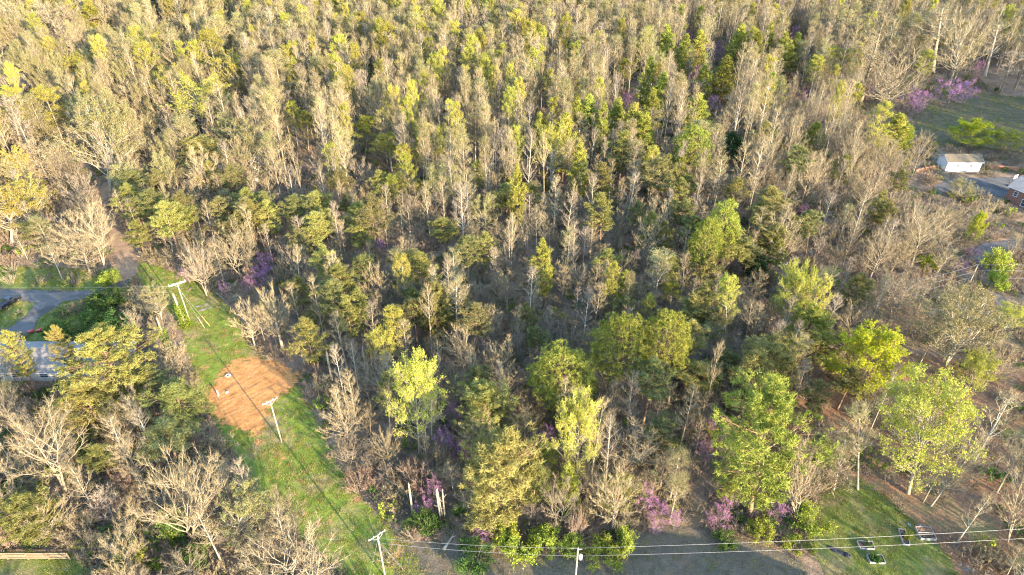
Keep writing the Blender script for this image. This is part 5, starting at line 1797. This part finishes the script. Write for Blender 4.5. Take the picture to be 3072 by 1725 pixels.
snag_px(7, 960, 1420, 1220, 0.22, 'ivy wrapped trunk below the dead shrub', ivy=True)
snag_px(5, 195, 1400, 1170, 0.15, 'grey dead stem beside the yellow column tree', mat='bark_grey')
snag_px(4, 2140, 1215, 990, 0.30, 'ivy sleeved trunk at the dirt edge', ivy=False)
snag_px(4, 2510, 1446, 1210, 0.22, 'split tan trunk at the dirt edge')
snag_px(8, 60, 220, 20, 0.17, 'vine hung trunk at the clearing side')
snag_px(2, 762, 700, 400, 0.12, 'dead straight pole trunk in the stand', mat='bark_grey')
snag_px(5, 1030, 700, 480, 0.15, 'red pine stem without a crown', mat='bark_pine')
snag_px(6, 870, 180, -40, 0.2, 'red bare pine stem by the layered pine', mat='bark_pine')


# ------------------------------------------------------------------ the rest of the wood
def clear_of(x, y, margin):
    for z in NOTREES:
        if inset(np.array([x]), np.array([y]), z)[0] > -margin:
            return False
    return True


def in_building(x, y, m):
    for bx, by, w, d in ((136.4, 192.4, 10, 6), (146, 165.6, 15, 19), (-94, 101.5, 36, 9), (21, 37, 16, 16), (50, 33, 22, 12), (-111, 122, 3, 5), (-120, 157, 5, 5)):
        if abs(x - bx) < w / 2 + m and abs(y - by) < d / 2 + m:
            return True
    return False


HB = np.array(BASES)


def near_hero(x, y, r):
    d = np.hypot(HB[:, 0] - x, HB[:, 1] - y)
    return bool((d < 0.42 * HB[:, 2] + r).any())


SIZE_WORDS = {'V': ((17, 'low'), (22, 'tall'), (99, 'towering')), 'N': ((20, 'low'), (24, 'tall'), (99, 'towering')), 'Y': ((20, 'low'), (24, 'tall'), (99, 'towering')),
              'B': ((8, 'low'), (12, 'middling'), (99, 'tall')), 'C': ((6, 'short'), (8.5, 'middling'), (99, 'tall')), 'P': ((9, 'low'), (13, 'middling'), (99, 'tall')),
              'T': ((2.2, 'low'), (3.2, 'rounded'), (9, 'tall')), 'Q': ((15, 'low'), (99, 'tall')), 'S': ((2, 'low'), (9, 'rounded')), 'K': ((2, 'low'), (9, 'rounded'))}


def relative_label(kind, x, y, h):
    """Says which tree this is by its look and by the nearest thing that stands out."""
    for lim, wd in SIZE_WORDS.get(kind, ((99, 'small'),)):
        if h < lim:
            break
    u0, v0, dep = project(x, y, 0)
    near = sorted(LAND, key=lambda q: (q[0] - x) ** 2 + (q[1] - y) ** 2)[:14]
    for extra in ('', 'close ', 'well '):
        for lx, ly, ph in near:
            u1, v1, _ = project(lx, ly, 0)
            du, dv = u1 - u0, v1 - v0
            dist = math.hypot(lx - x, ly - y)
            if abs(du) > abs(dv) * 1.4:
                rel = 'left of' if du > 0 else 'right of'
            else:
                rel = 'behind' if dv > 0 else 'in front of'
            if extra == 'close ' and dist > 7 or extra == 'well ' and dist < 7:
                continue
            s = f"{wd} {TONE.get(kind, 'tree')} {extra}{rel} the {ph}"
            if s not in used_labels and len(s.split()) <= 16:
                used_labels.add(s)
                return s
    return f"{wd} {TONE.get(kind, 'tree')} crowded among its like"


WINDOWS = [(2750, 480, 3072, 615), (2900, 700, 3072, 945), (0, 845, 400, 1030), (0, 1000, 150, 1135), (2940, 560, 3072, 680), (330, 620, 425, 850), (2760, 270, 3072, 440), (0, 1640, 240, 1725),
           (480, 770, 650, 970), (1060, 1600, 1180, 1725)]
CR = np.array(CROWNS)


def hides(x, y, h, cw, slack=0.30):
    """Would a tree here stand in front of something the photograph shows clear?"""
    u0, v0, d = project(x, y, 0)
    u1, v1, _ = project(x, y, h)
    w = cw / 2 * F / d
    lo, hi = min(u0, u1) - w * 0.8, max(u0, u1) + w * 0.8
    for a, b, c, e in WINDOWS:
        if lo < c and hi > a and v1 < e and v0 > b and v0 > (b + e) / 2:
            return True
    m = (CR[:, 0] > lo) & (CR[:, 0] < hi) & (CR[:, 1] > v1 - 4) & (CR[:, 1] < v0) & (CR[:, 2] > d)
    return bool(m.any())


def in_window(x, y, h, cw):
    u0, v0, d = project(x, y, 0)
    v1 = project(x, y, h)[1]
    w = cw / 2 * F / d
    return any(u0 - w < c and u0 + w > a and v1 < e and v0 > b for a, b, c, e in WINDOWS)


far, mid = [], []
# the tall stand behind: y 168 .. 440
ys = np.arange(166, 500, 4.6)
for yy in ys:
    half = 0.75 * (yy * math.cos(PITCH) + 80 * math.sin(PITCH)) + 48
    for xx in np.arange(-half, half, 4.6):
        x, y = xx + rng.uniform(-2.2, 2.2), yy + rng.uniform(-2.2, 2.2)
        u, v, dep = project(x, y, 12)
        if not clear_of(x, y, 1.5) or in_building(x, y, 2.0) or near_hero(x, y, 1.6):
            continue
        ub, vb, _ = project(x, y, 0)
        # thin wood round the field and the houses on the right
        if 2650 < ub < 3180 and vb > 230 and rng.uniform() < 0.80:
            continue
        if 2560 < ub < 3180 and vb > 420 and rng.uniform() < 0.5:
            continue
        q = rng.uniform()
        if ub < 750:
            if rng.uniform() < 0.30:
                continue
            k = 'B' if q < 0.30 else 'Q' if q < 0.55 else 'N' if q < 0.78 else 'V' if q < 0.90 else 'Y'
        elif ub < 2050:
            ylw = 0.15 if (900 < ub < 1750 and vb < 620) else 0.06
            k = 'Y' if q < ylw else 'N' if q < ylw + 0.30 else 'V'
        else:
            k = 'V' if q < 0.52 else 'B' if q < 0.78 else 'N' if q < 0.93 else 'Y'
        if k == 'V' or k == 'N' or k == 'Y':
            h = rng.triangular(15, 23, 27.5) if ub < 2300 else rng.uniform(14, 24)
            cw = rng.triangular(2.8, 4.2, 7.0) * (0.85 if k == 'V' else 1.05)
        else:
            h = rng.uniform(12, 19)
            cw = rng.uniform(7, 11)
        if 1700 < ub < 2150 and vb > 520:
            h *= 0.75
        if hides(x, y, h * 0.92, cw * 0.7):
            continue
        far.append((k, x, y, h, cw, dep, u, v))
# the nearer, mixed wood
ys = np.arange(54, 170, 3.6)
for yy in ys:
    half = 0.75 * (yy * math.cos(PITCH) + 85 * math.sin(PITCH)) + 10
    for xx in np.arange(-half, half, 3.6):
        x, y = xx + rng.uniform(-1.8, 1.8), yy + rng.uniform(-1.8, 1.8)
        if not clear_of(x, y, 0.9) or in_building(x, y, 1.5) or near_hero(x, y, 1.0):
            continue
        if -0.766 * x - 0.643 * y > -30.0 and -0.766 * x - 0.643 * y < -4.5 and y < 58:
            continue          # open ground that lets the evening sun along the clearing
        ub, vb, dep = project(x, y, 0)
        lit = inset(np.array([x]), np.array([y]), Z_LITTER)[0]
        yl = inset(np.array([x]), np.array([y]), Z_YARDL)[0]
        if lit > 0 and rng.uniform() < 0.76:
            continue
        if yl > -1 and rng.uniform() < 0.85:
            continue
        q = rng.uniform()
        if ub < 1000 and vb > 1100 and rng.uniform() < 0.13:
            q = 0.985
        if ub > 2850 and vb > 600 and rng.uniform() < 0.35:
            continue
        band = (500 < ub < 2050 and 420 < vb < 1080) or (1950 < ub < 2450 and 700 < vb < 1400) or (1200 < ub < 2000 and vb > 1300)
        if 1230 < ub < 1900 and 600 < vb < 900:
            band = False
        if band and rng.uniform() < 0.10:
            q = 0.92
        k = 'C' if q < 0.36 else 'B' if q < 0.48 else 'V' if q < 0.70 else 'T' if q < 0.90 else 'P' if q < 0.94 else 'N' if q < 0.97 else 'K'
        h = {'C': rng.uniform(4.5, 10), 'B': rng.uniform(6, 12), 'V': rng.uniform(10, 18), 'T': rng.uniform(1.6, 3.8), 'P': rng.uniform(9, 16), 'N': rng.uniform(9, 14), 'K': rng.uniform(1.2, 2.6)}[k]
        cw = {'C': rng.uniform(2.2, 4.5), 'B': rng.uniform(5, 9), 'V': rng.uniform(2.4, 4.2), 'T': rng.uniform(3, 5.5), 'P': rng.uniform(4.5, 7.5), 'N': rng.uniform(3.5, 5), 'K': rng.uniform(2, 3.6)}[k]
        if hides(x, y, h, cw):
            h, cw = h * 0.5, cw * 0.6
            k = {'B': 'C', 'N': 'C', 'P': 'T'}.get(k, k)
            if hides(x, y, h, cw):
                k, h, cw = 'T', rng.uniform(1.3, 2.6), rng.uniform(2.4, 4.2)
                if in_window(x, y, h, cw):
                    continue
        u, v, _ = project(x, y, h * 0.7)
        mid.append((k, x, y, h, cw, dep, u, v))

def near_frame(r):
    return r[5] * (40 / (r[3] + 10))


LIMIT = {'leafless_tree': 285, 'slender_leafless_tree': 285, 'budding_tree': 285, 'leafing_tree': 285, 'bare_sapling': 285, 'bare_shrub': 285, 'pine_tree': 285, 'leafy_shrub': 285}
have = {}
for o in SC.objects:
    if o.get('category') in ('tree', 'flowering tree', 'shrub', 'sapling'):
        n = o.name.split('.')[0]
        have[n] = have.get(n, 0) + 1
rest = {}
# the thicket goes on below the frame on the left
for k_ in range(260):
    x, y = rng.uniform(-110, -10), rng.uniform(24, 55)
    if -0.766 * x - 0.643 * y < -2 or not clear_of(x, y, 1.0):
        continue
    k2 = 'CTTB'[k_ % 4]
    mid.append((k2, x, y, {'C': 6, 'T': 2.6, 'B': 8}[k2] * rng.uniform(0.7, 1.2), {'C': 3, 'T': 4, 'B': 6}[k2] * rng.uniform(0.8, 1.3), 999, -1, -1))
# the open slope goes on to the right and below the frame: its trees throw the long shadows
for k_ in range(12):
    x, y = rng.uniform(62, 135), rng.uniform(24, 58)
    if x < 0.75 * (y * 0.82 + 51) + 4 and y > 42:
        continue
    far.append(('V' if k_ % 3 else 'B', x, y, rng.uniform(12, 17), rng.uniform(4, 7), 999, -1, -1))
for rec in sorted(mid + far, key=near_frame):
    k, x, y, h, cw, dep, u, v = rec
    name = KINDS[k][0]
    hidden_top = project(x, y, h)[1] < 0 and project(x, y, h * 0.4)[1] < 0
    seen = 0 < u < 3072 and 0 < v < 1725 and not hidden_top
    if seen and have.get(name, 0) < LIMIT[name]:
        have[name] = have.get(name, 0) + 1
        plant(k, x, y, h, cw, relative_label(k, x, y, h), (rng.normal(0, 0.035), rng.normal(0, 0.035)))
    else:
        rest.setdefault((k, int(rng.integers(0, len(PROTO[k])))), []).append((x, y, h, cw))


def scatter(name, src, kind='stuff'):
    """src: [(mesh list, points (n,3), spin (n), scale (n,3))]; many small alike plants as one object on a point cloud of vertices."""
    pts = np.concatenate([s[1] for s in src])
    spin = np.concatenate([s[2] for s in src])
    scl = np.concatenate([s[3] for s in src])
    idx = np.concatenate([np.full(len(s[1]), k, np.int32) for k, s in enumerate(src)])
    me = bpy.data.meshes.new(name)
    me.vertices.add(len(pts))
    me.vertices.foreach_set('co', pts.astype(np.float32).ravel())
    a = me.attributes.new('spin', 'FLOAT_VECTOR', 'POINT')
    a.data.foreach_set('vector', np.stack([0 * spin, 0 * spin, spin], 1).astype(np.float32).ravel())
    a = me.attributes.new('size', 'FLOAT_VECTOR', 'POINT')
    a.data.foreach_set('vector', scl.astype(np.float32).ravel())
    a = me.attributes.new('which', 'INT', 'POINT')
    a.data.foreach_set('value', idx)
    o = link(name, me)
    ng = bpy.data.node_groups.new(name, 'GeometryNodeTree')
    ng.interface.new_socket('Geometry', in_out='INPUT', socket_type='NodeSocketGeometry')
    ng.interface.new_socket('Geometry', in_out='OUTPUT', socket_type='NodeSocketGeometry')
    N, L = ng.nodes, ng.links
    gi, go, jn = N.new('NodeGroupInput'), N.new('NodeGroupOutput'), N.new('GeometryNodeJoinGeometry')

    def attr(nm, dt):
        n = N.new('GeometryNodeInputNamedAttribute')
        n.data_type = dt
        n.inputs['Name'].default_value = nm
        return n.outputs['Attribute']
    w, sp, sz = attr('which', 'INT'), attr('spin', 'FLOAT_VECTOR'), attr('size', 'FLOAT_VECTOR')
    for k, s in enumerate(src):
        cmp_ = N.new('FunctionNodeCompare')
        cmp_.data_type = 'INT'
        cmp_.operation = 'EQUAL'
        ii = [i for i in cmp_.inputs if i.type == 'INT']
        L.new(w, ii[0])
        ii[1].default_value = k
        for me_s in s[0]:
            so = bpy.data.objects.new(me_s.name + '_source', me_s)
            oi = N.new('GeometryNodeObjectInfo')
            oi.inputs['Object'].default_value = so
            ip = N.new('GeometryNodeInstanceOnPoints')
            L.new(gi.outputs[0], ip.inputs['Points'])
            L.new(cmp_.outputs[0], ip.inputs['Selection'])
            L.new(oi.outputs['Geometry'], ip.inputs['Instance'])
            L.new(sp, ip.inputs['Rotation'])
            L.new(sz, ip.inputs['Scale'])
            L.new(ip.outputs[0], jn.inputs[0])
    L.new(jn.outputs[0], go.inputs[0])
    md = o.modifiers.new('scatter', 'NODES')
    md.node_group = ng
    return tag(o, kind=kind)


src = []
for (k, pi), rows in rest.items():
    p = PROTO[k][pi]
    a = np.array(rows)
    h0, c0 = p['size']
    pts = np.stack([a[:, 0], a[:, 1], gz(a[:, 0], a[:, 1])], 1)
    src.append(([p['trunk'], p['crown']], pts, rng.uniform(0, 2 * PI, len(a)), np.stack([a[:, 3] / c0, a[:, 3] / c0, a[:, 2] / h0], 1)))
n_rest = sum(len(r) for r in rest.values())
if src:
    scatter('forest', src)

# brush on the forest floor
bx, by = rng.uniform(-190, 190, 27000), 52 + 330 * rng.uniform(0, 1, 27000) ** 1.5
half = 0.75 * (by * math.cos(PITCH) + 88 * math.sin(PITCH)) + 12
ok = np.abs(bx) < half
for z in NOTREES:
    if z is not Z_LANE2:
        ok &= inset(bx, by, z) < -0.4
ok &= (inset(bx, by, Z_LITTER) < 0) | (rng.uniform(0, 1, 27000) < 0.30)
ok &= (inset(bx, by, Z_YARDL) < 0) | (rng.uniform(0, 1, 27000) < 0.25)
for hx, hy, w, d in ((136.4, 192.4, 13, 9), (146, 165.6, 17, 21), (-94, 101.5, 38, 11), (21, 37, 18, 18), (50, 33, 24, 14), (-111, 122, 4, 6), (-120, 157, 5, 5)):
    ok &= ~((np.abs(bx - hx) < w / 2) & (np.abs(by - hy) < d / 2))
bx, by = bx[ok], by[ok]
brush = [shrub(500 + i, 1.6, 3.0, ['twig_tan', 'twig_grey', 'twig_red', 'twig_olive'][i], None, 14, 0, n_twig=26, arch=0.15) for i in range(4)] + \
        [shrub(510 + i, 1.3, 2.6, 'twig_olive', ['leaf_dark', 'leaf_shrub'][i], 10, 260, 0.18, n_twig=16) for i in range(2)]
wh = rng.choice(6, len(bx), p=[0.33, 0.25, 0.2, 0.1, 0.07, 0.05])
src = []
for k in range(6):
    s = wh == k
    sc_ = rng.uniform(0.6, 1.5, s.sum())
    src.append(([brush[k]['trunk'], brush[k]['crown']], np.stack([bx[s], by[s], gz(bx[s], by[s])], 1), rng.uniform(0, 2 * PI, s.sum()), np.stack([sc_, sc_, sc_ * rng.uniform(0.6, 1.3, s.sum())], 1)))
scatter('undergrowth', src)


# grass in the open places
def tuft(seed, n, hh, rad, mat):
    g = Grow(seed)
    r = g.r
    a = r.uniform(0, 2 * PI, n)
    q = rad * np.sqrt(r.uniform(0, 1, n))
    p0 = np.stack([q * np.cos(a), q * np.sin(a), -0.03 + 0 * a], 1)
    p1 = p0 + np.stack([r.normal(0, 0.35, n) * hh, r.normal(0, 0.35, n) * hh, hh * r.uniform(0.4, 1.1, n)], 1)
    g.blades(p0, p1, 0.05)
    return g.mesh('tuft', M[mat])


def grass(name, poly, n, hh, dry, inner=0.0, seed=0):
    r = np.random.default_rng(900 + seed)
    lo, hi = poly.min(0), poly.max(0)
    x, y = r.uniform(lo[0], hi[0], n * 3), r.uniform(lo[1], hi[1], n * 3)
    d = inset(x, y, poly)
    k = (d > inner) & ((inset(x, y, Z_DIRT) < 0.2) | ((inset(x, y, Z_DIRT) < 3.0) & (vnoise(x / 1.3, y / 1.3, 3.0) > 0.25))) & (vnoise(x / 3.0, y / 3.0, seed) + r.normal(0, 0.5, n * 3) > -0.25)
    for z in (Z_DRIVE, Z_LANE, Z_DRIVER):
        k &= inset(x, y, z) < 0
    for q in (b1, b2, b3, b4):
        k &= (np.abs(x - q.location.x) > 1.3) | (np.abs(y - q.location.y) > 1.25)
    x, y = x[k][:n], y[k][:n]
    w = np.where(r.uniform(0, 1, len(x)) < dry, 2 + r.integers(0, 2, len(x)), r.integers(0, 2, len(x)))
    src = []
    for i in range(4):
        s = w == i
        sc_ = r.uniform(0.6, 1.4, s.sum())
        if s.sum():
            src.append(([TUFT[i]], np.stack([x[s], y[s], gz(x[s], y[s]) + 0.03], 1), r.uniform(0, 6.28, s.sum()), np.stack([sc_, sc_, sc_ * hh], 1)))
    scatter(name, src)


TUFT = [tuft(1, 46, 0.32, 0.45, 'grass'), tuft(2, 40, 0.25, 0.5, 'grass'), tuft(3, 34, 0.34, 0.4, 'grass_dry'), tuft(4, 30, 0.4, 0.45, 'grass_dry')]
grass('grass', Z_CLEAR, 5200, 0.85, 0.5, -0.8, 1)
grass('grass', Z_LAWNR, 2600, 0.45, 0.3, -0.4, 2)
grass('grass', Z_LAWNB, 1000, 0.4, 0.75, -0.6, 3)
grass('grass', Z_YARDC, 1500, 0.5, 0.2, -0.3, 4)
grass('grass', Z_YARDL, 2600, 0.6, 0.25, -0.5, 5)
grass('grass', Z_FIELD, 1200, 0.9, 0.6, -1.0, 6)

# trees south of the frame, whose long shadows cross the lawn
for k, (x, y, h, cw, kd, lab) in enumerate(((9, 41, 13, 5, 'C', 'thin bare tree on the south side of the brown lawn'), (12, 38, 13, 5, 'B', 'leafless tree on the south side of the brown lawn'), (34, 30, 14, 10, 'R', 'domed pine south of the shaded lawn'),
                                            (40, 36, 11, 9, 'R', 'second domed pine south of the shaded lawn'), (66, 36, 13, 8, 'B', 'leafless tree south of the raised beds'), (80, 34, 14, 9, 'W', 'white barked tree south of the raised beds'),
                                            (-58, 34, 10, 9, 'L', 'round leafing tree south of the board fence'), (92, 46, 14, 8, 'B', 'leafless tree south of the litter slope'))):
    plant(kd, x, y, h, cw, lab)
print('PLANTED', have, 'rest', n_rest, 'brush', len(bx), 'objects', len(SC.objects))
